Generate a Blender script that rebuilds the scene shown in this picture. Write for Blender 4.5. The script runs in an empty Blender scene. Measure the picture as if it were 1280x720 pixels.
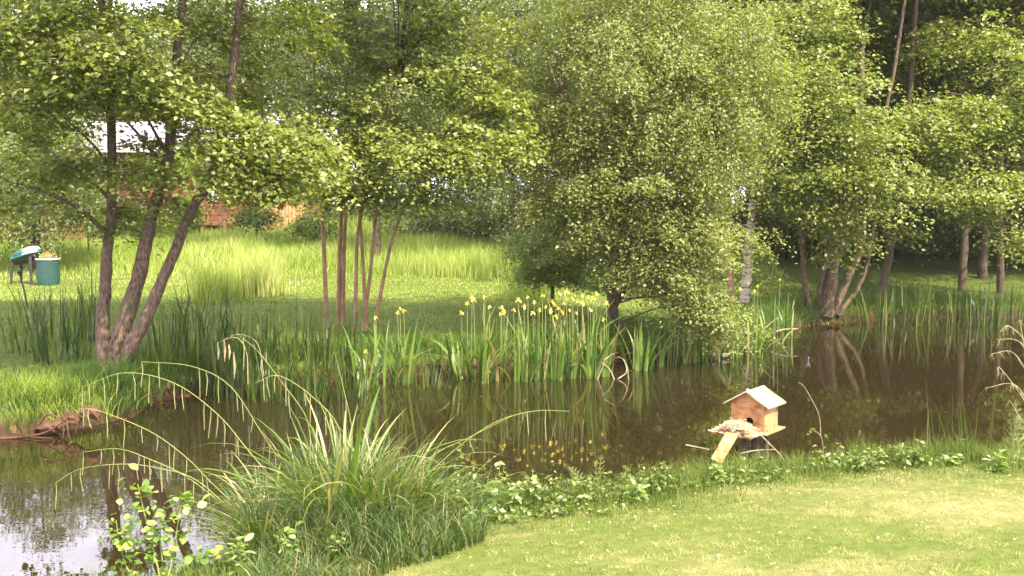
import bpy, math, random
import numpy as np
from mathutils import Vector, Matrix
rng = np.random.default_rng(7)
random.seed(7)
R = math.radians
C = bpy.context.scene.collection
sc = bpy.context.scene

# ------------------------------------------------------------------ camera
F = 1312.0; HC = 2.8; PITCH = math.atan(110 / F)
cam_d = bpy.data.cameras.new("camera"); cam = bpy.data.objects.new("camera", cam_d); C.objects.link(cam)
cam.location = (0, 0, HC); cam.rotation_euler = (math.pi / 2 - PITCH, 0, 0)
cam_d.sensor_width = 36; cam_d.lens = F / 1280 * 36; cam_d.clip_end = 2000; cam_d.clip_start = 0.05
sc.camera = cam
sc.render.resolution_x = 1024; sc.render.resolution_y = 576

# ------------------------------------------------------------------ light
SUN_EL, SUN_AZ = 50.0, 36.0     # azimuth: degrees to the right of "behind the camera"
sv = Vector((math.sin(R(SUN_AZ)) * math.cos(R(SUN_EL)), -math.cos(R(SUN_AZ)) * math.cos(R(SUN_EL)), math.sin(R(SUN_EL))))
w = bpy.data.worlds.new("World"); sc.world = w; w.use_nodes = True
nt = w.node_tree; nt.nodes.clear()
sky = nt.nodes.new("ShaderNodeTexSky"); sky.sky_type = 'NISHITA'; sky.sun_disc = False
sky.sun_elevation = R(SUN_EL); sky.sun_rotation = math.atan2(sv.x, sv.y)
sky.air_density = 1.0; sky.dust_density = 1.5
tc = nt.nodes.new("ShaderNodeTexCoord"); mp = nt.nodes.new("ShaderNodeMapping"); mp.inputs['Scale'].default_value = (1, 1, 3)
nz = nt.nodes.new("ShaderNodeTexNoise"); nz.inputs['Scale'].default_value = 2.2; nz.inputs['Detail'].default_value = 6
rp = nt.nodes.new("ShaderNodeValToRGB"); rp.color_ramp.elements[0].position = .22; rp.color_ramp.elements[1].position = .5
mx = nt.nodes.new("ShaderNodeMix"); mx.data_type = 'RGBA'; mx.inputs[7].default_value = (23, 21.5, 24.5, 1)
bg = nt.nodes.new("ShaderNodeBackground"); bg.inputs['Strength'].default_value = .07
wo = nt.nodes.new("ShaderNodeOutputWorld")
L = nt.links.new
L(tc.outputs['Generated'], mp.inputs[0]); L(mp.outputs[0], nz.inputs['Vector']); L(nz.outputs['Fac'], rp.inputs[0])
L(rp.outputs[0], mx.inputs[0]); L(sky.outputs[0], mx.inputs[6]); L(mx.outputs[2], bg.inputs[0]); L(bg.outputs[0], wo.inputs[0])
sl = bpy.data.lights.new("sun", 'SUN'); sl.energy = 5.0; sl.angle = R(.5); sl.color = (1, .90, .67)
so = bpy.data.objects.new("sun", sl); C.objects.link(so); so.rotation_euler = (-sv).to_track_quat('-Z', 'Y').to_euler()
so.location = (6, -8, 20)
sc.view_settings.view_transform = 'Standard'; sc.view_settings.look = 'None'
sc.view_settings.exposure = 1.62; sc.view_settings.gamma = 1
sc.cycles.max_bounces = 5; sc.cycles.transparent_max_bounces = 4
sc.cycles.diffuse_bounces = 2; sc.cycles.glossy_bounces = 2; sc.cycles.transmission_bounces = 2

# ------------------------------------------------------------------ picture -> place
def ray(px, py):
    dx, dy = (px - 640) / F, (360 - py) / F
    return (dx, math.cos(PITCH) + dy * math.sin(PITCH), -math.sin(PITCH) + dy * math.cos(PITCH))
def P(px, py, Y):
    d = ray(px, py); k = Y / d[1]
    return Vector((d[0] * k, Y, HC + d[2] * k))

# ------------------------------------------------------------------ ground shape
POND = np.array([(-30, 5), (-12, 5.5), (-6, 6.1), (-3.2, 6.6), (-2.45, 7.0), (-2.1, 7.7), (-1.7, 8.3), (-.9, 8.8), (0, 9.05), (.8, 9.2), (1.6, 9.7), (2.6, 10.1),
                 (4, 10.4), (5.5, 10.5), (8, 10.3), (12, 9.8), (18, 10), (24, 13), (25, 20), (20, 24), (14, 24.9), (10, 24.7), (8, 24.2), (6.7, 23.4), (6.0, 22.4),
                 (5.0, 20.8), (3.8, 19.4), (2.6, 18.4), (1.2, 17.7), (-.4, 17.0), (-1.7, 16.5), (-3, 15.9), (-4.4, 15.2), (-5.0, 14.3), (-4.9, 13.4), (-5.3, 12.75), (-5.9, 12.2),
                 (-7, 12.0), (-10, 11.7), (-16, 11), (-30, 10)], float)
def shore(x, y):
    """signed distance to the water's edge (positive on land)"""
    x = np.asarray(x, float); y = np.asarray(y, float)
    best = np.full(x.shape, 1e9); ins = np.zeros(x.shape, bool)
    n = len(POND)
    for i in range(n):
        a = POND[i]; b = POND[(i + 1) % n]; ab = b - a
        t = np.clip(((x - a[0]) * ab[0] + (y - a[1]) * ab[1]) / (ab @ ab), 0, 1)
        d = np.hypot(x - a[0] - t * ab[0], y - a[1] - t * ab[1]); best = np.minimum(best, d)
        if a[1] != b[1]:
            c = ((a[1] > y) != (b[1] > y)) & (x < (b[0] - a[0]) * (y - a[1]) / (b[1] - a[1]) + a[0]); ins ^= c
    return np.where(ins, -best, best)
def hash2(i, j, s=0):
    v = np.sin(i * 127.1 + j * 311.7 + s * 74.7) * 43758.5453
    return v - np.floor(v)
def noise2(x, y, s=0):
    i = np.floor(x); j = np.floor(y); u = x - i; v = y - j
    u = u * u * (3 - 2 * u); v = v * v * (3 - 2 * v)
    return (hash2(i, j, s) * (1 - u) + hash2(i + 1, j, s) * u) * (1 - v) + (hash2(i, j + 1, s) * (1 - u) + hash2(i + 1, j + 1, s) * u) * v
def ss(a, b, x):
    t = np.clip((x - a) / (b - a), 0, 1); return t * t * (3 - 2 * t)
def ground(x, y):
    x = np.asarray(x, float); y = np.asarray(y, float)
    s = shore(x, y)
    near = (y < 11)
    zin = np.maximum(-.7, s * .6)
    znear = .26 * ss(0, .35, s) + .1 * np.clip(s - .35, 0, 9)
    zfar = .30 * ss(0, .22, s) + .045 * np.clip(s - .2, 0, 6) + .95 * ss(28.5, 42, y)
    z = np.where(s < 0, zin, np.where(near, znear, zfar))
    z = z + np.where(s > .3, (noise2(x * 1.3, y * 1.3) - .5) * .06 + (noise2(x * 4, y * 4, 3) - .5) * .02, 0)
    return z
def gz(x, y): return float(ground(np.array([x]), np.array([y]))[0])
def dryness(x, y):
    d = noise2(x * .9 + 3, y * 1.6, 5) * .45 + noise2(x * 3, y * 4, 6) * .35 + noise2(x * 8, y * 10, 7) * .2
    patch = np.exp(-(((x - 3.6) / 1.3) ** 2 + ((y - 8.0) / .45) ** 2)) * .6
    return np.clip(ss(.3, .95, d) * .62 + patch * .8, 0, 1)

# ------------------------------------------------------------------ materials
MATS = {}
def mat(name, col, rough=.6, spec=.4, var=None, scale=8, bump=0, detail=6, coat=0):
    if name in MATS: return MATS[name]
    m = bpy.data.materials.new(name); m.use_nodes = True; t = m.node_tree; b = t.nodes['Principled BSDF']
    b.inputs['Roughness'].default_value = rough; b.inputs['Specular IOR Level'].default_value = spec
    b.inputs['Base Color'].default_value = (*col, 1)
    if var is not None or bump:
        c = t.nodes.new("ShaderNodeTexCoord"); n = t.nodes.new("ShaderNodeTexNoise"); n.inputs['Scale'].default_value = scale; n.inputs['Detail'].default_value = detail
        t.links.new(c.outputs['Object'], n.inputs['Vector'])
        if var is not None:
            r = t.nodes.new("ShaderNodeValToRGB"); r.color_ramp.elements[0].position = .3; r.color_ramp.elements[1].position = .7
            r.color_ramp.elements[0].color = (*col, 1); r.color_ramp.elements[1].color = (*var, 1)
            t.links.new(n.outputs['Fac'], r.inputs[0]); t.links.new(r.outputs[0], b.inputs['Base Color'])
        if bump:
            u = t.nodes.new("ShaderNodeBump"); u.inputs['Strength'].default_value = bump; u.inputs['Distance'].default_value = .02
            t.links.new(n.outputs['Fac'], u.inputs['Height']); t.links.new(u.outputs[0], b.inputs['Normal'])
    MATS[name] = m; return m
def leafmat(name, cols, rough=.42, spec=.5, trans=.3, tcol=None, obj_random=False):
    """leaf/blade: per-leaf tint runs over a ramp; light passes through"""
    m = bpy.data.materials.new(name); m.use_nodes = True; t = m.node_tree; b = t.nodes['Principled BSDF']
    if obj_random:
        a = t.nodes.new("ShaderNodeObjectInfo"); src = a.outputs['Random']
    else:
        a = t.nodes.new("ShaderNodeAttribute"); a.attribute_name = 'tint'; src = a.outputs['Fac']
    r = t.nodes.new("ShaderNodeValToRGB"); e = r.color_ramp.elements
    n = len(cols)
    while len(e) < n: e.new(.5)
    for i, c in enumerate(cols): e[i].position = i / (n - 1); e[i].color = (*c, 1)
    t.links.new(src, r.inputs[0]); t.links.new(r.outputs[0], b.inputs['Base Color'])
    b.inputs['Roughness'].default_value = rough; b.inputs['Specular IOR Level'].default_value = spec
    tr = t.nodes.new("ShaderNodeBsdfTranslucent"); mixc = t.nodes.new("ShaderNodeMix"); mixc.data_type = 'RGBA'; mixc.blend_type = 'MULTIPLY'; mixc.inputs[0].default_value = 1
    mixc.inputs[7].default_value = (*(tcol or (1.5, 1.7, .5)), 1)
    t.links.new(r.outputs[0], mixc.inputs[6]); t.links.new(mixc.outputs[2], tr.inputs[0])
    ms = t.nodes.new("ShaderNodeMixShader"); ms.inputs[0].default_value = trans
    t.links.new(b.outputs[0], ms.inputs[1]); t.links.new(tr.outputs[0], ms.inputs[2]); t.links.new(ms.outputs[0], t.nodes['Material Output'].inputs[0])
    MATS[name] = m; return m
def barkmat(name, a_, b_, c_, streak=(14, 14, 3), bump=.7, thr=(.35, .62)):
    m = bpy.data.materials.new(name); m.use_nodes = True; t = m.node_tree; b = t.nodes['Principled BSDF']; b.inputs['Roughness'].default_value = .85; b.inputs['Specular IOR Level'].default_value = .2
    c = t.nodes.new("ShaderNodeTexCoord"); mpn = t.nodes.new("ShaderNodeMapping"); mpn.inputs['Scale'].default_value = streak
    n = t.nodes.new("ShaderNodeTexNoise"); n.inputs['Scale'].default_value = 1; n.inputs['Detail'].default_value = 7; n.inputs['Roughness'].default_value = .65
    n2 = t.nodes.new("ShaderNodeTexNoise"); n2.inputs['Scale'].default_value = 2.5; n2.inputs['Detail'].default_value = 4
    t.links.new(c.outputs['Object'], mpn.inputs[0]); t.links.new(mpn.outputs[0], n.inputs['Vector']); t.links.new(c.outputs['Object'], n2.inputs['Vector'])
    r = t.nodes.new("ShaderNodeValToRGB"); r.color_ramp.elements[0].position, r.color_ramp.elements[1].position = thr
    r.color_ramp.elements[0].color = (*a_, 1); r.color_ramp.elements[1].color = (*b_, 1)
    r2 = t.nodes.new("ShaderNodeValToRGB"); r2.color_ramp.elements[0].position = .5; r2.color_ramp.elements[1].position = .65
    x = t.nodes.new("ShaderNodeMix"); x.data_type = 'RGBA'; x.inputs[7].default_value = (*c_, 1)
    t.links.new(n.outputs['Fac'], r.inputs[0]); t.links.new(n2.outputs['Fac'], r2.inputs[0]); t.links.new(r2.outputs[0], x.inputs[0]); t.links.new(r.outputs[0], x.inputs[6])
    t.links.new(x.outputs[2], b.inputs['Base Color'])
    u = t.nodes.new("ShaderNodeBump"); u.inputs['Strength'].default_value = bump; u.inputs['Distance'].default_value = .03
    t.links.new(n.outputs['Fac'], u.inputs['Height']); t.links.new(u.outputs[0], b.inputs['Normal'])
    MATS[name] = m; return m

LEAF_ALDER = leafmat("alder_leaf", [(.066, .090, .010), (.13, .162, .020), (.195, .225, .05), (.30, .31, .13)], rough=.45, spec=.55, trans=.38)
LEAF_BIRCH = leafmat("birch_leaf", [(.080, .104, .018), (.135, .160, .034), (.19, .212, .06), (.27, .28, .12)], rough=.48, spec=.5, trans=.38)
LEAF_GREEN = leafmat("bright_leaf", [(.06, .10, .006), (.11, .17, .010), (.17, .22, .025)], rough=.5)
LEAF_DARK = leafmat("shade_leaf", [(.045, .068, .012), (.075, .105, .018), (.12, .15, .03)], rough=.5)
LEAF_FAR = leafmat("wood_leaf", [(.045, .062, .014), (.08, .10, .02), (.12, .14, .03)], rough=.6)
LEAF_WILLOW = leafmat("willow_leaf", [(.08, .11, .03), (.14, .17, .05), (.20, .22, .08)], rough=.5)
LEAF_HERB = leafmat("herb_leaf", [(.04, .07, .008), (.08, .12, .014), (.15, .19, .04), (.34, .36, .18)], rough=.45)
GRASS_LAWN = leafmat("lawn_blade", [(.050, .085, .010), (.125, .165, .028), (.25, .25, .08), (.40, .34, .16)], rough=.6, spec=.3)
GRASS_FAR = leafmat("meadow_blade", [(.14, .20, .02), (.22, .29, .045), (.32, .37, .10), (.46, .44, .22)], rough=.6, spec=.3)
GRASS_LUSH = leafmat("lush_blade", [(.032, .068, .005), (.06, .11, .008), (.115, .17, .015)], rough=.5, spec=.4)  # green darkened to stand in for missing shade on the far bank
IRIS_BLADE = leafmat("iris_blade", [(.030, .070, .008), (.05, .11, .012), (.08, .15, .016), (.12, .19, .03), (.17, .22, .05), (.30, .24, .11)], rough=.4, obj_random=True)
REED_BLADE = leafmat("reed_blade", [(.016, .038, .005), (.030, .062, .007), (.06, .095, .012), (.12, .14, .03)], rough=.45, obj_random=True)  # dark green leaves, deepened further in place of shade on the bank
SEDGE_OBJ = leafmat("sedge_blade", [(.05, .10, .010), (.08, .14, .015), (.13, .18, .03), (.22, .22, .08), (.38, .30, .17)], rough=.45, obj_random=True)
SEDGE_ATT = leafmat("sedge_blade_mass", [(.025, .055, .006), (.045, .09, .010), (.08, .125, .018), (.17, .17, .06), (.34, .25, .14)], rough=.45)
SAPLING = leafmat("sapling_leaf", [(.06, .12, .012), (.12, .20, .03), (.20, .28, .06), (.34, .36, .08)], rough=.4, obj_random=True)
STEM_GREEN = mat("green_stem", (.12, .16, .03), .6, var=(.22, .24, .08), scale=30)
CATKIN = mat("sedge_spike", (.13, .14, .05), .8, var=(.24, .22, .10), scale=60)
STRAW = leafmat("straw", [(.34, .20, .11), (.52, .36, .21), (.68, .54, .36)], rough=.8, trans=.05)
YELLOW = leafmat("iris_petal", [(.62, .48, .03), (.75, .62, .08), (.80, .72, .22)], rough=.5, trans=.3, tcol=(1.2, 1.1, .5), obj_random=True)
BARK_ALDER = barkmat("alder_bark", (.035, .024, .017), (.19, .13, .095), (.09, .075, .04), streak=(34, 34, 12), bump=1)
BARK_PINK = barkmat("young_bark", (.17, .095, .06), (.34, .20, .13), (.20, .14, .08), streak=(10, 10, 5), bump=.4)
BARK_MID = barkmat("mid_bark", (.04, .028, .018), (.14, .095, .062), (.08, .065, .035), streak=(24, 24, 8))
BARK_BIRCH = barkmat("birch_bark", (.06, .045, .035), (.42, .36, .29), (.24, .18, .13), streak=(4, 4, 14), bump=.4, thr=(.42, .5))
BARK_DARK = barkmat("dark_bark", (.035, .025, .016), (.10, .072, .048), (.06, .05, .03), streak=(24, 24, 8))
TWIG = mat("twig_bark", (.07, .05, .035), .9, .2, var=(.13, .10, .07), scale=20)
DEADWOOD = mat("dead_twig", (.12, .09, .06), .85, .2, var=(.36, .29, .21), scale=18, bump=.5)

# ------------------------------------------------------------------ mesh helpers
def mesh_np(name, V, Fc, m, parent=None, tint=None, smooth=False):
    V = np.asarray(V, np.float32); Fc = np.asarray(Fc, np.int32); k = Fc.shape[1]
    me = bpy.data.meshes.new(name); me.vertices.add(len(V)); me.vertices.foreach_set('co', V.ravel())
    me.loops.add(Fc.size); me.loops.foreach_set('vertex_index', Fc.ravel())
    me.polygons.add(len(Fc)); me.polygons.foreach_set('loop_start', np.arange(0, Fc.size, k, dtype=np.int32))
    try: me.polygons.foreach_set('loop_total', np.full(len(Fc), k, np.int32))
    except Exception: pass
    if smooth: me.polygons.foreach_set('use_smooth', np.ones(len(Fc), bool))
    me.update(calc_edges=True)
    if tint is not None:
        at = me.attributes.new('tint', 'FLOAT', 'POINT'); at.data.foreach_set('value', np.asarray(tint, np.float32))
    me.materials.append(m)
    o = bpy.data.objects.new(name, me); C.objects.link(o)
    if parent is not None: o.parent = parent
    return o
def thing(name, label, cat, loc=(0, 0, 0), rz=0, group=None):
    o = bpy.data.objects.new(name, None); C.objects.link(o); o.location = loc; o.rotation_euler = (0, 0, rz)
    o.empty_display_size = .1
    o['label'] = label; o['category'] = cat
    if group: o['group'] = group
    return o
def loc_of(o):
    return np.array(o.location) if o is not None else np.zeros(3)
def inst(name, me, parent, loc=(0, 0, 0), rot=(0, 0, 0), scale=(1, 1, 1), m=None):
    o = bpy.data.objects.new(name, me); C.objects.link(o); o.parent = parent
    o.location = loc; o.rotation_euler = rot; o.scale = scale
    return o
def catmull(pts, n):
    p = np.array(pts, float); p = np.vstack([2 * p[0] - p[1], p, 2 * p[-1] - p[-2]]); out = []
    for i in range(1, len(p) - 2):
        t = np.linspace(0, 1, n, endpoint=False)[:, None]
        a, b, c, d = p[i - 1], p[i], p[i + 1], p[i + 2]
        out.append(.5 * ((2 * b) + (-a + c) * t + (2 * a - 5 * b + 4 * c - d) * t ** 2 + (-a + 3 * b - 3 * c + d) * t ** 3))
    out.append(p[-2][None]); return np.vstack(out)
def tube_vf(pts, rad, sides=8, rough=0, cap=False):
    pts = np.asarray(pts, float); n = len(pts); rad = np.asarray(rad, float) * np.ones(n)
    tg = np.gradient(pts, axis=0); tg /= np.linalg.norm(tg, axis=1)[:, None] + 1e-9
    ref = np.array([0.31, .95, 0.05]) if abs(tg[0][1]) < .8 else np.array([1, 0, 0.])
    u = np.cross(tg, ref); u /= np.linalg.norm(u, axis=1)[:, None] + 1e-9; v = np.cross(tg, u)
    a = np.arange(sides) / sides * 2 * np.pi
    ring = rad[:, None] * np.ones(sides)
    if rough: ring = ring * (1 + rough * (rng.random((n, sides)) - .5) + rough * .8 * np.sin(a * 3 + rng.random() * 6)[None] * .5)
    V = pts[:, None] + ring[..., None] * (np.cos(a)[None, :, None] * u[:, None] + np.sin(a)[None, :, None] * v[:, None])
    V = V.reshape(-1, 3); i = np.arange(n - 1)[:, None] * sides; j = np.arange(sides)[None]; jn = (j + 1) % sides
    Fq = np.stack([i + j, i + jn, i + sides + jn, i + sides + j], -1).reshape(-1, 4)
    if cap:
        V = np.vstack([V, pts[0], pts[-1]]); a0 = len(V) - 2
        jj = np.arange(sides); j2 = (jj + 1) % sides
        Fq = np.vstack([Fq, np.stack([np.full(sides, a0), j2, jj, jj], 1)[:, [0, 1, 2, 2]] * 1, np.stack([np.full(sides, a0 + 1), (n - 1) * sides + jj, (n - 1) * sides + j2, (n - 1) * sides + j2], 1)])
        # degenerate quads avoided: turn into tris below
        Fq = [tuple(dict.fromkeys(map(int, f))) for f in Fq]
    return V, Fq
def tubes(name, lst, m, parent=None, sides=6, rough=0, smooth=True):
    Vs, Fs, o = [], [], 0; off = loc_of(parent)
    for pts, rad in lst:
        V, Fq = tube_vf(pts, rad, sides, rough); Vs.append(V - off); Fs.append(Fq + o); o += len(V)
    return mesh_np(name, np.vstack(Vs), np.vstack(Fs), m, parent, smooth=smooth)
def leaves_vf(c, nrm, d, Ln, Wd, fold=.25):
    nrm = nrm / (np.linalg.norm(nrm, axis=1)[:, None] + 1e-9)
    d = d - (d * nrm).sum(1)[:, None] * nrm; d /= np.linalg.norm(d, axis=1)[:, None] + 1e-9
    s = np.cross(nrm, d); Ln = np.asarray(Ln)[:, None]; Wd = np.asarray(Wd)[:, None]
    V = np.stack([c - d * Ln / 2, c + s * Wd / 2 + nrm * Wd * fold - d * Ln * .06, c + d * Ln / 2, c - s * Wd / 2 + nrm * Wd * fold - d * Ln * .06], 1).reshape(-1, 3)
    i = np.arange(len(c))[:, None] * 4
    Fc = np.concatenate([i + np.array([[0, 1, 2]]), i + np.array([[0, 2, 3]])], 0)
    return V, Fc
def unit(n):
    v = rng.normal(size=(n, 3)); return v / np.linalg.norm(v, axis=1)[:, None]
def blades_vf(base, h, wd, lean_dir, lean, segs=2):
    """tapered bending strips; lean_dir (N,2), lean = horizontal reach at the tip as a share of h"""
    n = len(base); ts = np.linspace(0, 1, segs + 1)
    fac = rng.random(n) * np.pi; sx = np.cos(fac); sy = np.sin(fac); Vs = []
    for k, t in enumerate(ts):
        off = lean * h * t ** 2
        c = base + np.stack([lean_dir[:, 0] * off, lean_dir[:, 1] * off, h * (t - .35 * lean * t ** 2)], 1)
        if k == segs: Vs.append(c[:, None])
        else:
            ww = wd * (1 - .75 * t ** 1.5) / 2; s = np.stack([sx * ww, sy * ww, 0 * ww], 1)
            Vs.append(np.stack([c - s, c + s], 1))
    V = np.concatenate(Vs, 1); m_ = V.shape[1]; V = V.reshape(-1, 3); tri = []
    for k in range(segs - 1):
        a = 2 * k; tri += [(a, a + 1, a + 3), (a, a + 3, a + 2)]
    a = 2 * (segs - 1); tri.append((a, a + 1, a + 2))
    Fc = (np.arange(n)[:, None, None] * m_ + np.array(tri)[None]).reshape(-1, 3)
    return V, Fc, m_
def blade_field(name, x, y, h, wd, lean, m, tint, segs=2, parent=None, zoff=0, z=None):
    n = len(x); a = rng.random(n) * 2 * np.pi
    b = np.stack([x, y, (ground(x, y) if z is None else z) - .01 + zoff], 1) - loc_of(parent)
    V, Fc, k = blades_vf(b, h * np.ones(n), wd * np.ones(n), np.stack([np.cos(a), np.sin(a)], 1), lean * np.ones(n), segs)
    return mesh_np(name, V, Fc, m, parent, tint=np.repeat(np.clip(tint, 0, 1), k))

class MB:
    """collects closed boxes / prisms into one mesh"""
    def __init__(s): s.v = []; s.f = []
    def add(s, V, Fc):
        o = len(s.v); s.v += [tuple(map(float, v)) for v in V]; s.f += [tuple(int(i) + o for i in f) for f in Fc]; return s
    def box(s, x0, x1, y0, y1, z0, z1):
        V = [(x, y, z) for z in (z0, z1) for y in (y0, y1) for x in (x0, x1)]
        return s.add(V, [(0, 2, 3, 1), (4, 5, 7, 6), (0, 1, 5, 4), (2, 6, 7, 3), (0, 4, 6, 2), (1, 3, 7, 5)])
    def prism(s, poly, d0, d1, axis='y'):
        n = len(poly)
        mk = {'y': lambda p, d: (p[0], d, p[1]), 'x': lambda p, d: (d, p[0], p[1]), 'z': lambda p, d: (p[0], p[1], d)}[axis]
        V = [mk(p, d0) for p in poly] + [mk(p, d1) for p in poly]
        return s.add(V, [tuple(range(n)), tuple(range(2 * n - 1, n - 1, -1))] + [(i, n + i, n + (i + 1) % n, (i + 1) % n) for i in range(n)])
    def tube(s, pts, rad, sides=8):
        V, Fq = tube_vf(pts, rad, sides, cap=True); return s.add(V, Fq)
    def build(s, name, m, parent=None, bevel=0, smooth=False):
        me = bpy.data.meshes.new(name); me.from_pydata(s.v, [], s.f); me.validate(); me.update(); me.materials.append(m)
        import bmesh
        b = bmesh.new(); b.from_mesh(me); bmesh.ops.recalc_face_normals(b, faces=b.faces)
        if bevel: bmesh.ops.bevel(b, geom=b.edges[:], offset=bevel, segments=1, affect='EDGES')
        b.to_mesh(me); b.free()
        if smooth:
            for p in me.polygons: p.use_smooth = True
        o = bpy.data.objects.new(name, me); C.objects.link(o)
        if parent is not None: o.parent = parent
        return o

WITHER = mat('dry_brown', (.16, .12, .07), .9, .1, var=(.34, .28, .17), scale=20)
# ================================================================== SETTING
def axis_pts(segs):
    out = []
    for a, b, st in segs: out.append(np.arange(a, b, st))
    return np.concatenate(out)
gx = axis_pts([(-400, -60, 40), (-60, -20, 2), (-20, -12, .5), (-12, 12, .14), (12, 20, .5), (20, 60, 2), (60, 401, 40)])
gy = axis_pts([(-60, 0, 5), (0, 4, .5), (4, 27, .14), (27, 45, .5), (45, 80, 3), (80, 500, 40)])
X, Y = np.meshgrid(gx, gy); Z = ground(X.ravel(), Y.ravel())
V = np.stack([X.ravel(), Y.ravel(), Z], 1); nx = len(gx); i = (np.arange(len(gy) - 1)[:, None] * nx + np.arange(nx - 1)[None]).ravel()
Fq = np.stack([i, i + 1, i + nx + 1, i + nx], 1)
gm = bpy.data.materials.new("ground"); gm.use_nodes = True; t = gm.node_tree; b = t.nodes['Principled BSDF']; b.inputs['Roughness'].default_value = .95; b.inputs['Specular IOR Level'].default_value = .1
at = t.nodes.new("ShaderNodeAttribute"); at.attribute_name = 'tint'
r = t.nodes.new("ShaderNodeValToRGB"); r.color_ramp.elements[0].color = (.10, .13, .025, 1); r.color_ramp.elements[1].color = (.26, .22, .10, 1)
ge = t.nodes.new("ShaderNodeNewGeometry"); sx = t.nodes.new("ShaderNodeSeparateXYZ"); mr = t.nodes.new("ShaderNodeMapRange"); mr.inputs[1].default_value = .12; mr.inputs[2].default_value = .26
nn = t.nodes.new("ShaderNodeTexNoise"); nn.inputs['Scale'].default_value = 9; nn.inputs['Detail'].default_value = 6
tcn = t.nodes.new("ShaderNodeTexCoord"); t.links.new(tcn.outputs['Object'], nn.inputs['Vector'])
mud = t.nodes.new("ShaderNodeValToRGB"); mud.color_ramp.elements[0].color = (.018, .011, .006, 1); mud.color_ramp.elements[1].color = (.07, .04, .022, 1)
ml = t.nodes.new("ShaderNodeMix"); ml.data_type = 'RGBA'; ml.blend_type = 'MULTIPLY'; ml.inputs[0].default_value = .5
mg = t.nodes.new("ShaderNodeMix"); mg.data_type = 'RGBA'
t.links.new(at.outputs['Fac'], r.inputs[0]); t.links.new(ge.outputs['Position'], sx.inputs[0]); t.links.new(sx.outputs[2], mr.inputs[0])
t.links.new(nn.outputs['Fac'], mud.inputs[0]); t.links.new(mr.outputs[0], mg.inputs[0]); t.links.new(mud.outputs[0], mg.inputs[6])
t.links.new(r.outputs[0], ml.inputs[6]); t.links.new(nn.outputs['Fac'], ml.inputs[7]); t.links.new(ml.outputs[2], mg.inputs[7]); t.links.new(mg.outputs[2], b.inputs['Base Color'])
bu = t.nodes.new("ShaderNodeBump"); bu.inputs['Distance'].default_value = .05; bu.inputs['Strength'].default_value = .6; t.links.new(nn.outputs['Fac'], bu.inputs['Height']); t.links.new(bu.outputs[0], b.inputs['Normal'])
dr = dryness(X.ravel(), Y.ravel()) * (Y.ravel() < 11)
g = mesh_np("ground", V, Fq, gm, tint=dr, smooth=True); g['kind'] = 'structure'

wm = bpy.data.materials.new("pond_water"); wm.use_nodes = True; t = wm.node_tree; b = t.nodes['Principled BSDF']
b.inputs['Base Color'].default_value = (.016, .011, .004, 1); b.inputs['Roughness'].default_value = .008; b.inputs['IOR'].default_value = 1.6; b.inputs['Specular IOR Level'].default_value = .6
tcn = t.nodes.new("ShaderNodeTexCoord"); mpn = t.nodes.new("ShaderNodeMapping"); mpn.inputs['Scale'].default_value = (1.2, 2.6, 1)
n1 = t.nodes.new("ShaderNodeTexNoise"); n1.inputs['Scale'].default_value = 2.2; n1.inputs['Detail'].default_value = 3
bu = t.nodes.new("ShaderNodeBump"); bu.inputs['Distance'].default_value = .02; bu.inputs['Strength'].default_value = .03
t.links.new(tcn.outputs['Object'], mpn.inputs[0]); t.links.new(mpn.outputs[0], n1.inputs['Vector']); t.links.new(n1.outputs['Fac'], bu.inputs['Height']); t.links.new(bu.outputs[0], b.inputs['Normal'])
wa = mesh_np("pond_water", [(-29, 4.6, 0), (24.8, 4.6, 0), (24.8, 25.2, 0), (-29, 25.2, 0)], [(0, 1, 2, 3)], wm); wa['kind'] = 'structure'

def scatter(n, x0, x1, y0, y1, cond):
    x = rng.uniform(x0, x1, n); y = rng.uniform(y0, y1, n); k = cond(x, y); return x[k], y[k]
def vis(x, y, pad=.1):   # keep what the view (plus a step to the side) can see
    return np.abs(x) < (y * .49 * (1 + pad) + .8)
# near mown lawn: real short blades
x, y = scatter(260000, -2.5, 6.2, 5.0, 10.3, lambda x, y: (shore(x, y) > .55) & vis(x, y) & (y < 10.6))
d = dryness(x, y)
mid = (noise2(x * 9, y * 13, 31) - .5) * .8 + (noise2(x * 22, y * 30, 32) - .5) * .7
lawn = blade_field("lawn_grass", x, y, rng.uniform(.014, .045, len(x)) * (.5 + noise2(x * 9, y * 13, 31)), .006, rng.uniform(.4, 1.8, len(x)), GRASS_LAWN, d * .5 + rng.random(len(x)) ** 1.3 * .5 + mid * 1.15 + .06, segs=1)
lawn['kind'] = 'stuff'; lawn['label'] = 'short mown grass with straw coloured dry patches on the near lawn'
# longer fringe at the lawn's edge
x, y = scatter(120000, -3.2, 6.5, 6.0, 10.6, lambda x, y: (shore(x, y) > .1) & (shore(x, y) < 1.25 + .3 * noise2(x * 2, y * 2)) & vis(x, y) & (rng.random(len(x)) < 1.25 - shore(x, y) * .65))
s = shore(x, y)
fr = blade_field("fringe_grass", x, y, (.05 + .20 * np.exp(-((s - .35) / .4) ** 2) * (.4 + noise2(x * 3, y * 3, 44))) * rng.uniform(.5, 1.3, len(x)), .006, rng.uniform(.1, .9, len(x)), GRASS_LAWN, rng.random(len(x)) * .5 - .05 + (noise2(x*6,y*6,41)-.5)*.3, segs=2)
x2, y2 = scatter(38000, -3.2, -.2, 5.4, 8.2, lambda x, y: (shore(x, y) > .05) & vis(x, y) & (x / y > -.255) & (x < -1.0 + (y - 6.6) * .9 + .35 * noise2(x * 3, y * 3, 50)))
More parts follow.
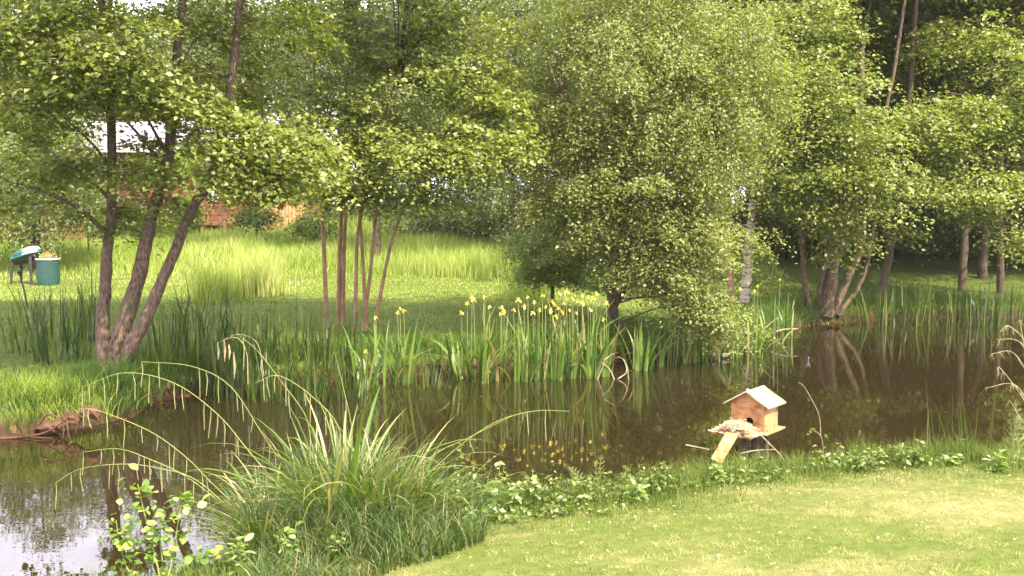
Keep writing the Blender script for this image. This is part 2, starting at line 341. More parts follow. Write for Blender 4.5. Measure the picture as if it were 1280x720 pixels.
o = blade_field("rough_grass", x2, y2, .42 * rng.uniform(.2, 1.2, len(x2)) ** 1.5 * (.2 + 1.1 * noise2(x2 * 4, y2 * 4, 51)), .0065, rng.uniform(.2, 1.1, len(x2)), SEDGE_ATT, rng.random(len(x2)) ** 2 * .9, segs=3); o['kind'] = 'stuff'; o['label'] = 'rough uncut grass round the foot of the sedge'
fr['kind'] = 'stuff'; fr['label'] = 'longer bright green grass along the water side of the near lawn'
# far bank grass
x, y = scatter(230000, -16, 14, 11.5, 30, lambda x, y: (shore(x, y) > .03) & vis(x, y) & (y > 11) & ((shore(x, y) < 2.5) | (rng.random(len(x)) < .55)))
k_ = (y < 24) | (rng.random(len(x)) < .8); x, y = x[k_], y[k_]
s = shore(x, y)
hh = (.08 + .36 * np.exp(-(s / 1.2) ** 2)) * rng.uniform(.5, 1.35, len(x)) * (.6 + .8 * noise2(x * 1.1, y * 1.1, 9)) * (1 - .6 * ss(21.5, 23.5, y) * (x < 3))
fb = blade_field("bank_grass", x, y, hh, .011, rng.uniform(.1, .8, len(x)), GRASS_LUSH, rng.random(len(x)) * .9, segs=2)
fb['kind'] = 'stuff'; fb['label'] = 'lush green grass covering the far bank of the pond'
# sunlit meadow rising towards the lodge
x, y = scatter(150000, -22, 8, 22.8, 42, lambda x, y: vis(x, y))
hh = (.05 + .50 * ss(29.5, 33, y)) * rng.uniform(.5, 1.3, len(x)) * (.5 + noise2(x * .8, y * .8, 11))
me_ = blade_field("meadow_grass", x, y, hh, .02, rng.uniform(.1, .7, len(x)), GRASS_FAR, rng.random(len(x)) * .8 * (.4 + noise2(x * .5, y * .5, 2)), segs=2)
me_['kind'] = 'stuff'; me_['label'] = 'tall sunlit meadow grass rising behind the mown strip'

# ================================================================== TREES
def flat_sprays(centres, Rs, k, axis0, leaf, flat=.16, droop=.35, up=1.0, jit=.45):
    """k leaves round every spray centre, in a thin drooping layer"""
    n = len(centres); c = np.repeat(centres, k, 0); Rr = np.repeat(Rs, k)
    a = rng.random(n * k) * 2 * np.pi; rr = np.sqrt(rng.random(n * k)) * (1 + .25 * np.sin(a * 5 + np.repeat(rng.random(n) * 6, k)))
    # tilt of each layer: outward and down
    out = centres - axis0; out[:, 2] = 0; out /= np.linalg.norm(out, axis=1)[:, None] + 1e-6
    tilt = np.repeat(out, k, 0); px_ = rr * np.cos(a) * Rr; py_ = rr * np.sin(a) * Rr
    p = np.stack([px_, py_, rng.normal(size=n * k) * flat * Rr], 1)
    p[:, 2] -= droop * (rr ** 2) * Rr * .6 + .35 * (p[:, 0] * tilt[:, 0] + p[:, 1] * tilt[:, 1])
    nrm = np.array([0, 0, up]) + rng.normal(size=(n * k, 3)) * jit + tilt * .35
    d = np.stack([np.cos(a), np.sin(a), np.full(n * k, -.3)], 1) + rng.normal(size=(n * k, 3)) * .5
    Ln = leaf * rng.uniform(.4, 1.35, n * k); return c + p, nrm, d, Ln, Ln * rng.uniform(.62, .85, n * k)
def hang_strands(tops, lens, step, leaf):
    ps, ns, ds, ls = [], [], [], []
    for tp, ln in zip(tops, lens):
        m_ = max(3, int(ln / step)); t = np.linspace(0, 1, m_); a = rng.random() * 6.28; o = .25 * ln * t ** .6
        p = tp + np.stack([np.cos(a) * o, np.sin(a) * o, -ln * t], 1) + rng.normal(size=(m_, 3)) * leaf * .8
        ps.append(p)
    p = np.vstack(ps); n = len(p)
    nrm = rng.normal(size=(n, 3)) + np.array([.25, -.5, .6]); d = np.array([0, 0, -1.]) + rng.normal(size=(n, 3)) * .6
    Ln = leaf * rng.uniform(.6, 1.3, n); return p, nrm, d, Ln, Ln * rng.uniform(.55, .8, n)
def ellip(px, py, Yc, rx, ry, ry_m, n, shell=.5, rot=0):
    """n points in an ellipsoid whose middle stands Yc metres away"""
    c = np.array(P(px, py, Yc)); m_ = Yc / F; v = unit(n) * (rng.random(n) ** shell)[:, None]
    a, b_ = v[:, 0] * rx * m_, v[:, 2] * ry * m_
    ca, sa = math.cos(rot), math.sin(rot)
    return c + np.stack([a * ca - b_ * sa, v[:, 1] * ry_m, a * sa + b_ * ca], 1)
def crown(parent, specs, mat_, leaf, kind='flat', k=150, R0=.45, axis0=None, twigs=None, name="crown", flat=.16, jit=.45, tcl=.0, step=.05, skeleton=None, droop=.35):
    off = loc_of(parent); ax = np.array(axis0 if axis0 is not None else off)
    if kind == 'hang':
        cs = np.vstack([np.repeat(ellip(*s[:6], max(4, s[6] // 14), *s[7:]), 14, 0) for s in specs]); cs = cs + rng.normal(size=cs.shape) * np.array([.26, .26, .12])
    else: cs = np.vstack([ellip(*s) for s in specs])
    gr = ground(cs[:, 0], cs[:, 1]); cs[:, 2] = np.maximum(cs[:, 2], gr + .35)
    if kind == 'flat':
        Rs = R0 * rng.uniform(.55, 1.3, len(cs)); A = flat_sprays(cs, Rs, k, ax, leaf, flat=flat, jit=jit, droop=droop)
        tb = np.repeat(rng.normal(size=len(cs)) * .12, k)
    else:
        A = hang_strands(cs, rng.uniform(.4, 1.25, len(cs)) * R0, step, leaf); tb = 0
    V, Fc = leaves_vf(*A); n = len(A[0]); ti = np.clip(rng.beta(2, 2.2, n) + tb + tcl, 0, 1)
    o = mesh_np(name, V - off, Fc, mat_, parent, tint=np.repeat(ti, 4)); o['kind'] = 'stuff'
    if twigs and skeleton is not None:
        sk = np.vstack(skeleton); lst = []
        idx = rng.permutation(len(cs))[:twigs]
        for q in cs[idx]:
            dd = sk - q; w_ = np.linalg.norm(dd, axis=1) + np.where(sk[:, 2] > q[2] + .1, 3, 0); j = int(np.argmin(w_)); s0 = sk[j]
            mid = (s0 + q) / 2 + np.array([0, 0, .12 * np.linalg.norm(q - s0)]) + rng.normal(size=3) * .06
            pts = catmull([s0, mid, q], 4); r0 = .006 + .006 * np.linalg.norm(q - s0); lst.append((pts, np.linspace(r0, .004, len(pts))))
        tw = tubes("twigs", lst, TWIG, parent, sides=4); tw['kind'] = 'stuff'
    return o
def stem(parent, pts, r0, r1, m, name="trunk", sides=10, n=7, rough=.16, flare=0):
    p = catmull(pts, n); k = len(p)
    wob = np.cumsum(rng.normal(size=(k, 3)) * r0 * .07, axis=0); wob[0] = 0; p = p + wob * np.array([1, 1, 0])
    tt = np.linspace(0, 1, k); rad = r0 + (r1 - r0) * tt ** .8
    if flare: rad = rad * (1 + flare * np.exp(-tt * 9))
    tubes(name, [(p, rad)], m, parent, sides=sides, rough=rough); return p
def pp(lst, Y, dy=None):
    """picture points at depth Y (a 3rd value shifts the depth)"""
    return [np.array(P(a[0], a[1], Y + (a[2] if len(a) > 2 else 0))) for a in lst]

# ---- A: three-stemmed alder on the left bank
YA = 14.9
base = P(140, 455, YA); gA = gz(base.x, base.y)
tA = thing("alder_tree", "three-stemmed alder leaning out of the left bank with brown bark", "tree", (base.x, base.y, gA))
b0 = (base.x, base.y, gA - .15)
sk = []
sk.append(stem(tA, [np.array(b0) + (-.03, .05, 0)] + pp([(128, 420), (134, 350), (141, 270), (143, 180), (140, 90, -.2), (132, 0, -.4), (120, -120, -.6)], YA), .10, .04, BARK_ALDER, flare=.5))
sk.append(stem(tA, [np.array(b0) + (.02, -.02, 0)] + pp([(152, 415), (172, 340), (188, 270), (205, 200), (218, 110), (228, 30), (236, -90)], YA - .1), .122, .05, BARK_ALDER, flare=.5))
sk.append(stem(tA, [np.array(b0) + (.08, -.08, 0)] + pp([(168, 425), (196, 370), (222, 312), (243, 262), (266, 220, 0), (286, 150, .2), (298, 70, .3), (310, -20, .4)], YA - .25), .095, .045, BARK_ALDER, flare=.4))
for pts, r0, r1 in [
    ([(262, 236, -.45), (300, 215, -.9), (350, 205, -1.2)], .04, .012), ([(255, 245, -.4), (275, 190, -.3), (290, 130, .1), (300, 50, .4)], .045, .02),
    ([(132, 290), (100, 262, -.3), (55, 240, -.6), (0, 222, -.9), (-60, 205, -1.1)], .035, .014), ([(134, 245), (100, 215, .2), (60, 187, .5), (20, 165, .8)], .03, .012),
    ([(142, 215), (120, 185, -.3), (92, 158, -.6), (60, 130, -.8)], .025, .01), ([(142, 232), (165, 218, .1), (196, 208, .1)], .022, .016),
    ([(203, 205), (175, 170, .2), (152, 145, .3), (120, 110, .6)], .026, .012), ([(207, 190), (180, 140, -.2), (160, 95, -.5), (140, 60, -.8)], .024, .01),
    ([(141, 150), (110, 110, -.5), (70, 70, -1), (20, 40, -1.4)], .03, .01), ([(215, 130), (245, 100, -.4), (280, 85, -.6)], .02, .007),
    ([(190, 262), (150, 278, -.1), (140, 262, -.2)], .012, .006), ([(222, 90), (250, 45, .3), (285, 60, .6), (290, 100, .8)], .018, .008)]:
    sk.append(stem(tA, pp(pts, YA - .1), r0, r1, BARK_ALDER, name="limb", sides=7, n=4, rough=.1))
crown(tA, [
    (60, 60, YA - 1.2, 120, 60, 1.2, 56), (180, 105, YA - 1.1, 110, 45, 1.2, 44), (60, 130, YA - .6, 90, 35, 1.2, 20), (240, 130, YA - 1.1, 90, 20, .9, 20), (330, 165, YA - 1.4, 80, 22, .8, 16),
    (90, 20, YA - .4, 150, 40, 1.8, 40), (300, 190, YA - 1.2, 80, 20, .7, 16), (250, 160, YA + .2, 60, 14, .8, 5), (40, 165, YA + .6, 60, 20, 1., 9), (185, 222, YA - .5, 50, 18, .7, 9), (60, 215, YA - .6, 70, 26, .8, 16),
    (215, 262, YA - .2, 30, 14, .3, 3), (330, 30, YA + .6, 90, 60, 1.2, 30), (300, 110, YA + 1.3, 90, 40, 1., 26), (90, 45, YA - 1.9, 130, 60, 1, 24), (390, 190, YA - 1.3, 40, 18, .6, 9),
    (140, -130, YA + .2, 230, 110, 1.8, 90), (20, -60, YA + .3, 130, 70, 2, 30), (330, -130, YA + .8, 150, 100, 1.6, 50), (-110, 20, YA - .3, 90, 110, 2, 50),
    (200, 185, YA + .3, 50, 16, .8, 10), (300, 225, YA - 1.2, 70, 22, .8, 20), (290, 250, YA - 1.1, 30, 8, .6, 3), (150, 290, YA + .1, 22, 12, .3, 3), (365, 220, YA - 1.3, 50, 24, .7, 14), (110, 205, YA - .3, 50, 16, .8, 7), (40, 262, YA - .5, 60, 22, .7, 9), (150, 258, YA + .2, 40, 22, .6, 6), (345, 235, YA - 1.0, 40, 14, .7, 5)],
    LEAF_ALDER, .082, k=95, R0=.42, twigs=170, skeleton=sk, tcl=.05)

# ---- arm of foliage and the small multi-stemmed tree group in the middle
def young_tree(label, base_px, base_py, Yb, stems, specs, leaf=.085, k=85, R0=.4, tw=70, m=BARK_PINK, lm=LEAF_ALDER, r=.05, tcl=.05, up=None):
    bx = P(base_px, base_py, Yb); z = gz(bx.x, bx.y)
    T = thing("young_tree", label, "tree", (bx.x, bx.y, z), group="slender young trees on the far bank"); sk_ = []
    for s_ in stems:
        p0 = P(s_[0][0], s_[0][1], Yb); pts = [np.array((p0.x, p0.y, gz(p0.x, p0.y) - .1))] + pp(s_[1:], Yb)
        sk_.append(stem(T, pts, r * (Yb / 19), .02, m, sides=8, n=5, rough=.1))
    crown(T, specs, lm, leaf, k=k, R0=R0, twigs=tw, skeleton=sk_, tcl=tcl)
    if up: upper_later.append((T, up))
    return T
upper_later = []
young_tree("slender pink-barked tree, leftmost of the middle group of stems", 409, 402, 19.2, [[(409, 402), (406, 330), (402, 240), (398, 140), (392, 40, -.5)]],
           [(400, 220, 17.8, 90, 30, .8, 40), (350, 195, 18.0, 70, 30, .8, 28), (400, 120, 18.6, 60, 50, .8, 22), (400, 20, 18.6, 80, 55, 1.2, 32)], up=((-4.6, 16.8, 8.3), (2.4, 1.7, 1.3), 80))
young_tree("straight slender tree with a taller pink stem behind the dark reeds", 423, 403, 19.6, [[(423, 403), (424, 320), (428, 235), (432, 140), (436, 20)], [(428, 400), (430, 330), (434, 250), (440, 180)]],
           [(470, 70, 18.9, 90, 55, 1.2, 44), (440, 165, 17.8, 80, 45, .9, 44), (430, 235, 18, 60, 18, .8, 16), (440, -60, 17.6, 120, 60, 1.2, 34)])
young_tree("young tree with several leaning thin stems crossing above the reeds", 447, 405, 19.0, [[(443, 404), (446, 340), (450, 280), (470, 190), (500, 90)], [(452, 406), (462, 345), (470, 270), (480, 200)], [(458, 400), (452, 300), (447, 240)], [(466, 395), (482, 335), (494, 285), (520, 215)]],
           [(560, 100, 18.0, 90, 75, 1.2, 62), (520, 195, 17.4, 90, 40, 1.0, 50), (600, 190, 17.4, 70, 40, .9, 40), (560, 250, 17.8, 60, 16, .8, 12), (640, 120, 18.2, 50, 60, .9, 30), (540, 20, 18.4, 120, 50, 1.4, 50), (480, 240, 17.8, 70, 20, .8, 12), (540, -70, 17.4, 120, 60, 1.2, 34)], r=.042, up=((-1.6, 16.8, 8.4), (2.4, 1.7, 1.3), 80))

# ---- D: central birch, drooping to the water
YD = 18.9
bx = P(768, 400, YD); tD = thing("weeping_birch", "big pale drooping birch hanging over the iris bank in the middle", "tree", (bx.x, bx.y, gz(bx.x, bx.y)))
skD = [stem(tD, [np.array((bx.x, bx.y, gz(bx.x, bx.y) - .1))] + pp([(764, 380), (766, 330), (775, 240), (790, 140), (800, 40), (805, -100)], YD), .12, .05, BARK_DARK),
       stem(tD, pp([(766, 385), (790, 345), (812, 300), (850, 240, -.5), (900, 160, -1)], YD), .07, .02, BARK_DARK, name="limb"),
       stem(tD, pp([(770, 260), (740, 200, -.5), (700, 120, -.9)], YD), .05, .015, BARK_DARK, name="limb"), stem(tD, pp([(790, 140), (850, 90, -.5), (920, 60, -.9)], YD), .05, .015, BARK_DARK, name="limb")]
crown(tD, [(810, 60, YD - .6, 130, 110, 1.9, 200), (860, 185, YD - .9, 110, 80, 1.6, 150), (740, 165, YD - .6, 80, 70, 1.4, 90), (690, 60, YD - .2, 60, 90, 1.2, 60), (670, 170, YD - .3, 40, 50, 1., 26), (800, -60, YD, 160, 80, 2.2, 110), (930, 90, YD - .4, 70, 100, 1.4, 90)],
      LEAF_BIRCH, .056, k=140, R0=.40, flat=.28, jit=.55, tcl=.0, droop=1.3, twigs=150, skeleton=skD)
crown(tD, [(820, 60, YD - 1.0, 120, 100, 1.6, 330), (870, 150, YD - 1.2, 90, 70, 1.3, 200), (930, 90, YD - .9, 60, 90, 1.2, 120)], LEAF_BIRCH, .05, kind='hang', R0=.75, step=.026, tcl=.15)
o = crown(tD, [(870, 285, YD - 1.1, 105, 42, 1.2, 90, .5, -.25), (790, 235, YD - 1.2, 100, 40, 1.1, 66), (700, 235, YD - .8, 60, 18, .8, 24, .5, .3), (850, 350, YD - 1.3, 75, 42, .9, 66, .5, -.5), (900, 400, YD - 1.4, 55, 26, .6, 30, .5, -.4), (735, 285, YD - 1.0, 60, 30, .8, 34, .5, .4), (690, 265, YD - .8, 60, 20, .8, 24, .5, .4), (665, 235, YD - .6, 40, 16, .7, 12), (775, 330, YD - 1.1, 34, 26, .6, 16),
              (800, 300, YD - .9, 60, 40, .9, 46)],
      LEAF_BIRCH, .058, k=135, R0=.36, flat=.2, jit=.4, tcl=.1, name="low_branches", droop=.7, twigs=90, skeleton=skD)

# ---- bright shrub beside the birch
bx = P(690, 350, 21.8); sh = thing("rounded_shrub", "rounded bright green shrub left of the drooping birch", "shrub", (bx.x, bx.y, gz(bx.x, bx.y)))
stem(sh, [np.array((bx.x, bx.y, gz(bx.x, bx.y) - .1)), np.array(P(692, 300, 21.8)), np.array(P(700, 250, 21.8))], .05, .02, BARK_DARK, name="stem")
crown(sh, [(685, 305, 21.6, 58, 40, 1.0, 150), (720, 275, 21.8, 60, 40, 1.0, 110), (730, 325, 21.4, 44, 26, .7, 80), (690, 342, 21.2, 60, 12, .7, 60), (750, 348, 20.6, 40, 12, .6, 40)], LEAF_GREEN, .05, k=95, R0=.26, flat=.4, jit=.8, tcl=-.02)

# ---- upper canopies: the trees go on above the picture and shade the banks
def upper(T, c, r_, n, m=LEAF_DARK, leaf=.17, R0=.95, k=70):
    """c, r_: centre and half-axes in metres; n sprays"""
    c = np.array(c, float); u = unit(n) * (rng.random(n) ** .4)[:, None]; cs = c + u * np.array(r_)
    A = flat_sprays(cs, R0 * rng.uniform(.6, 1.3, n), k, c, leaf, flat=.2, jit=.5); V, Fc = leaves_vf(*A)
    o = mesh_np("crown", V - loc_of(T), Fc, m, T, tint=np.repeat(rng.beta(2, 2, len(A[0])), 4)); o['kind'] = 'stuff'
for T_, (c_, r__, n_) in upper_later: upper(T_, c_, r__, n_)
upper(tA, (-6.5, 15.8, 8.2), (3.4, 1.9, 1.5), 140)
upper(tA, (-4.0, 12.8, 7.1), (3.0, 1.3, .8), 60)
nb = thing("added_shade_tree", "unseen tree added on the near bank left of the view to shade the left bank", "tree", (-6.9, 5.0, gz(-6.9, 5.0)))  # added out of view so that its crown shades the left bank
for p_ in ([(-6.9, 5.0, gz(-6.9, 5.0) - .1), (-6.6, 5.4, 3), (-5.6, 6.6, 5.8), (-3.8, 8.6, 7.4)], [(-6.6, 5.4, 3), (-7.2, 6.5, 6), (-7, 8.5, 8)]):
    stem(nb, [np.array(q_) for q_ in p_], .16, .04, BARK_ALDER)
upper(nb, (-3.9, 9.2, 7.2), (3.4, 1.7, .8), 62, m=LEAF_ALDER, leaf=.11, R0=.6, k=80)
# ---- E: white birches
YE = 24.0
for lab, st, r, spec in [
    ("white-barked birch trunk with peeling dark marks, the thicker of two", [(930, 385), (934, 340), (940, 285), (950, 200), (955, 100), (960, -20)], .14, [(950, 120, YE, 90, 70, 1.6, 60), (970, 30, YE, 110, 60, 1.6, 60), (950, 210, YE - .6, 80, 26, 1.2, 34)]),
    ("thinner reddish birch trunk just left of the white one", [(915, 385), (913, 340), (910, 295), (905, 200), (900, 80)], .08, [(900, 60, YE + .4, 90, 60, 1.4, 40), (880, -50, YE, 120, 60, 1.6, 40)])]:
    bx = P(st[0][0], st[0][1], YE); T = thing("birch_tree", lab, "tree", (bx.x, bx.y, gz(bx.x, bx.y)))
    k_ = [stem(T, [np.array((bx.x, bx.y, gz(bx.x, bx.y) - .1))] + pp(st[1:], YE), r, .03, BARK_BIRCH if r > .1 else BARK_PINK, rough=.08)]
    crown(T, spec, LEAF_ALDER, .09, k=80, R0=.5, twigs=50, skeleton=k_, tcl=-.02)

# ---- F: right-hand alders over the far corner of the pond
YF = 23.9
bx = P(1030, 392, YF); g0 = gz(bx.x, bx.y)
tF = thing("spreading_alder", "alder with a fan of five curving stems at the water's edge on the right", "tree", (bx.x, bx.y, g0)); B = np.array((bx.x, bx.y, g0 - .12)); skF = []
for pts, r0, r1, dx in [([(1007, 365), (1003, 310), (1002, 245), (998, 150), (990, 30)], .075, .04, -.3), ([(1040, 340), (1056, 290), (1068, 235), (1080, 150), (1085, 40)], .19, .065, 0), ([(1024, 355), (1034, 310), (1042, 240), (1045, 150)], .06, .03, -.1),
                        ([(1060, 350), (1076, 310), (1086, 250), (1100, 180), (1120, 90), (1135, 0)], .085, .035, .15), ([(1072, 360), (1085, 320), (1092, 262), (1090, 210)], .055, .03, .3)]:
    skF.append(stem(tF, [B + (dx, 0, 0)] + pp(pts, YF + dx), r0, r1, BARK_MID, flare=.2, n=6))
crown(tF, [(1040, 170, YF - 1.2, 100, 40, 1.6, 84), (1010, 215, YF - 1.5, 60, 26, 1.1, 34), (1090, 215, YF - 1.5, 50, 24, 1.1, 26), (1010, 110, YF - 1.2, 80, 50, 1.6, 66), (1060, 225, YF - 1.4, 60, 20, 1.0, 30), (1010, 30, YF - .8, 90, 50, 1.8, 66), (1050, 290, YF - .8, 45, 20, .8, 14), (980, 240, YF - 1, 45, 28, 1., 18), (1060, -60, YF, 170, 70, 2.4, 80), (1080, 262, YF - 1.6, 44, 16, .8, 12), (1015, 262, YF - 1.4, 36, 16, .7, 10), (1045, 318, YF - 1.0, 26, 12, .6, 5), (970, 150, YF - .6, 60, 80, 1.4, 46), (1020, 200, YF + 1.5, 110, 50, 1.2, 40), (1040, -170, YF + 1, 190, 80, 3, 90)],
      LEAF_ALDER, .09, k=80, R0=.5, twigs=120, skeleton=skF, tcl=-.02)
upper(tF, (7.6, 26.5, 9.8), (4.2, 3.0, 3.0), 240)
ups = [((10.5, 28.4, 9.8), (4.2, 3.0, 3.2), 240), ((13.5, 29.5, 10.0), (4.5, 3.2, 3.6), 260), ((16.0, 27.5, 9.8), (4.5, 3.4, 3.4), 240)]
for lab, Yt, st, r, spec in [
    ("long curved trunk leaning right of the spreading alder", 25.3, [(1095, 385), (1112, 330), (1126, 270), (1133, 215), (1140, 120), (1150, 0)], .11,
     [(1190, 235, 23.6, 90, 24, 1.2, 40), (1170, 150, 24, 70, 36, 1.4, 44), (1130, -50, 25, 120, 60, 2, 50), (1120, 290, 24.4, 24, 12, .5, 5), (1180, -160, 26, 160, 90, 3, 90)]),
    ("upright trunk standing in deep shade behind the right shore", 27.5, [(1204, 345), (1206, 300), (1208, 250), (1205, 150), (1200, 20)], .12,
     [(1220, 60, 25.6, 90, 46, 1.8, 70), (1250, 160, 25, 70, 40, 1.5, 60), (1200, 190, 24.6, 60, 30, 1.2, 30), (1215, 262, 25, 44, 18, .9, 14), (1220, -50, 27, 130, 60, 2.2, 60), (1200, -170, 29, 220, 90, 3, 110)]),
    ("rightmost upright trunk, half hidden by a bright leafy spray", 27, [(1252, 345), (1250, 300), (1249, 250), (1255, 150), (1265, 20)], .10,
     [(1290, 110, 24.6, 70, 60, 1.6, 60), (1270, 230, 24.6, 50, 22, 1.2, 30), (1285, 300, 23.6, 24, 26, .7, 16), (1320, 0, 26, 90, 70, 2, 50), (1380, -120, 26, 160, 100, 3, 90)])]:
    bx = P(st[0][0], st[0][1], Yt); T = thing("bank_tree", lab, "tree", (bx.x, bx.y, gz(bx.x, bx.y)))
    k_ = [stem(T, [np.array((bx.x, bx.y, gz(bx.x, bx.y) - .1))] + pp(st[1:], Yt), r, .05, BARK_DARK)]
    crown(T, spec, LEAF_ALDER, .095, k=80, R0=.52, twigs=60, skeleton=k_, tcl=-.02); upper(T, *ups.pop(0))

# ---- second row: darker trees behind (built where they stand)
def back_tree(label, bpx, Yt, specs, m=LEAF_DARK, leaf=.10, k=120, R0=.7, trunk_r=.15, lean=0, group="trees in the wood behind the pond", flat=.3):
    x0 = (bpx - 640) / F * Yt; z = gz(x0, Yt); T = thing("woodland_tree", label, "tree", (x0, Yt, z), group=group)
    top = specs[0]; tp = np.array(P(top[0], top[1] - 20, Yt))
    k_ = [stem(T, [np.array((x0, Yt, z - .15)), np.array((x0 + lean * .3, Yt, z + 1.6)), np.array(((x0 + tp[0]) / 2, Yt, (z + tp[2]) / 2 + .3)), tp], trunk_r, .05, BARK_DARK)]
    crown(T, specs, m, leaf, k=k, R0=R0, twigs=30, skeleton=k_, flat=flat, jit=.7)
    return T
back_tree("deep green tree filling the gap above the small brown cabin", 470, 33, [(450, 120, 33, 110, 90, 2.4, 90), (390, 60, 33, 100, 90, 2.4, 70), (540, 150, 33, 90, 90, 2, 70)])
back_tree("dark tree behind the clear hollow left of the drooping birch", 640, 35, [(640, 150, 35, 90, 110, 2.4, 110), (620, 30, 35, 120, 80, 2.4, 80), (600, 240, 34, 70, 30, 1.6, 34)])
back_tree("shadowed tree rising behind the drooping birch", 790, 33, [(790, 150, 33, 120, 120, 2.6, 120), (800, 20, 33, 140, 80, 2.6, 90), (780, 260, 32, 90, 40, 2, 40)])
back_tree("shadowed tree behind the white birch trunks", 960, 34, [(960, 140, 34, 110, 110, 2.6, 110), (940, 20, 34, 130, 80, 2.6, 90), (950, 270, 33, 90, 34, 1.6, 50)])
back_tree("tall dark tree in the gap above the curved trunk", 1110, 33, [(1110, 60, 33, 100, 120, 2.6, 120), (1100, 240, 33, 100, 60, 2.4, 90)])
back_tree("dark thick-leaved tree deep in the right-hand wood", 1210, 34, [(1220, 130, 34, 100, 130, 2.6, 150), (1200, 270, 32, 90, 46, 2, 80)])
back_tree("dark tree at the right end of the wood", 1330, 32, [(1330, 130, 32, 110, 150, 2.6, 150), (1310, 280, 31, 80, 40, 2, 60)])
back_tree("yellowish tree above the left end of the lodge roof", 60, 37, [(70, 90, 37, 90, 60, 2.2, 60), (150, 60, 37, 70, 70, 2, 50)], m=LEAF_WILLOW, leaf=.1)
back_tree("small leafy tree screening the lodge wall under its roof", 215, 38.5, [(215, 208, 38.5, 90, 18, 1.4, 60)], m=LEAF_GREEN, leaf=.1, R0=.5, trunk_r=.07)
back_tree("middling tree left of the lodge roof, its crown level with the alder's leaves", 20, 40, [(20, 140, 40, 70, 80, 2, 70)], m=LEAF_FAR, leaf=.12, R0=.8)
back_tree("middling tree over the left end of the lodge roof", 120, 49, [(125, 110, 49, 80, 70, 2, 80)], m=LEAF_FAR, leaf=.13, R0=.8)
back_tree("dark tree above the middle of the lodge roof", 250, 49, [(240, 60, 49, 110, 70, 2.6, 90), (330, 80, 49, 80, 80, 2.4, 70)], m=LEAF_FAR, leaf=.14, R0=.9)

upper(back_tree("dark tree crowding the shade behind the alder's fan of stems", 1040, 29, [(1040, 130, 29, 120, 90, 2, 110), (1050, 240, 29.5, 110, 26, 1.6, 50)]), (8.5, 30, 11), (5, 3, 3.5), 220)
upper(back_tree("dark tree crowding the shade between the two upright trunks", 1230, 30, [(1180, 120, 30, 120, 90, 2, 110), (1290, 150, 30, 110, 80, 1.6, 90)]), (13.5, 33, 11), (6, 3, 3.5), 240)
# ---- willow with hanging pale branches at the far left
Yw = 31; bx = P(40, 300, Yw); T = thing("willow_tree", "pale weeping willow hanging behind the left alder branches", "tree", (bx.x, bx.y, gz(bx.x, bx.y)))
k_ = [stem(T, [np.array((bx.x, bx.y, gz(bx.x, bx.y) - .1))] + pp([(42, 250), (50, 190), (60, 140)], Yw), .16, .06, BARK_DARK)]
crown(T, [(50, 160, Yw, 90, 40, 1.8, 420), (10, 190, Yw, 60, 40, 1.5, 200), (90, 190, Yw - .5, 50, 30, 1, 200), (30, 215, Yw - .6, 90, 20, 1, 260)], LEAF_WILLOW, .085, kind='hang', R0=2.0, step=.045, twigs=20, skeleton=k_)

# ---- far wood: copies of three tall trees
protos = []
for v in range(3):
    H = 12 + v * 1.2
    T = thing("tall_tree", "x", "tree", (0, 0, 0), group="tall trees of the far wood")
    pts = [np.array((0, 0, -.3)), np.array((.1, 0, 3)), np.array((-.1, .1, 6.5)), np.array((.1, 0, H - 1))]
    stem(T, pts, .22, .05, BARK_DARK)
    n = 210; u = unit(n) * (rng.random(n) ** .45)[:, None]; cs = np.stack([u[:, 0] * 3.0, u[:, 1] * 2.6, H * .56 + u[:, 2] * H * .46], 1)
    A = flat_sprays(cs, .95 * rng.uniform(.6, 1.3, n), 120, np.array([0, 0, 6.]), .17, flat=.35, jit=.7)
    V, Fc = leaves_vf(*A); o = mesh_np("crown", V, Fc, LEAF_FAR, T, tint=np.repeat(np.clip(rng.beta(2, 2, len(A[0])) + np.repeat(rng.normal(size=n) * .15, 120), 0, 1), 4)); o['kind'] = 'stuff'
    protos.append(T)
def copy_thing(T, loc, rz, sc_, label):
    c = T.copy(); C.objects.link(c); c.location = loc; c.rotation_euler = (0, 0, rz); c.scale = (sc_,) * 3; c['label'] = label
    for ch in T.children:
        k = ch.copy(); C.objects.link(k); k.parent = c
    return c
row = []
for j in range(15): row.append((-32 + j * 4.6 + random.uniform(-.8, .8), 50 + random.uniform(-1.5, 2.5)))
for j in range(8): row.append((-34 + j * 9.4 + random.uniform(-1, 1), 57 + random.uniform(-1, 3)))
for j in range(5): row.append((15.5 + j * 4 + random.uniform(-.5, .5), 40 + random.uniform(-2, 2)))
row += [(-6 + k_ * 3.6, 46 + (k_ % 2)) for k_ in range(9)] + [(17, 34), (21, 31), (25, 28), (-27, 40), (-26, 33), (-24, 26), (-30, 45)]
first = [True] * 3
for j, (x0, y0) in enumerate(row):
    v = j % 3; zone = 0 if x0 < -13 else 1 if x0 < -1 else 2 if x0 < 9 else 3
    lab = ["tall tree of the far wood behind the lodge at the left", "tall tree of the far wood behind the cabin and the thin pink trunks", "tall tree of the far wood behind the drooping birch", "tall tree of the far wood behind the right-hand alders"][zone]
    s_ = random.uniform(.85, 1.1); z = gz(x0, y0)
    if y0 > 44 and x0 < -13: s_ *= .86
    if first[v]:
        first[v] = False; T = protos[v]; T.location = (x0, y0, z); T.rotation_euler = (0, 0, j); T.scale = (s_,) * 3; T['label'] = lab
    else: copy_thing(protos[v], (x0, y0, z), j * 1.3, s_, lab)
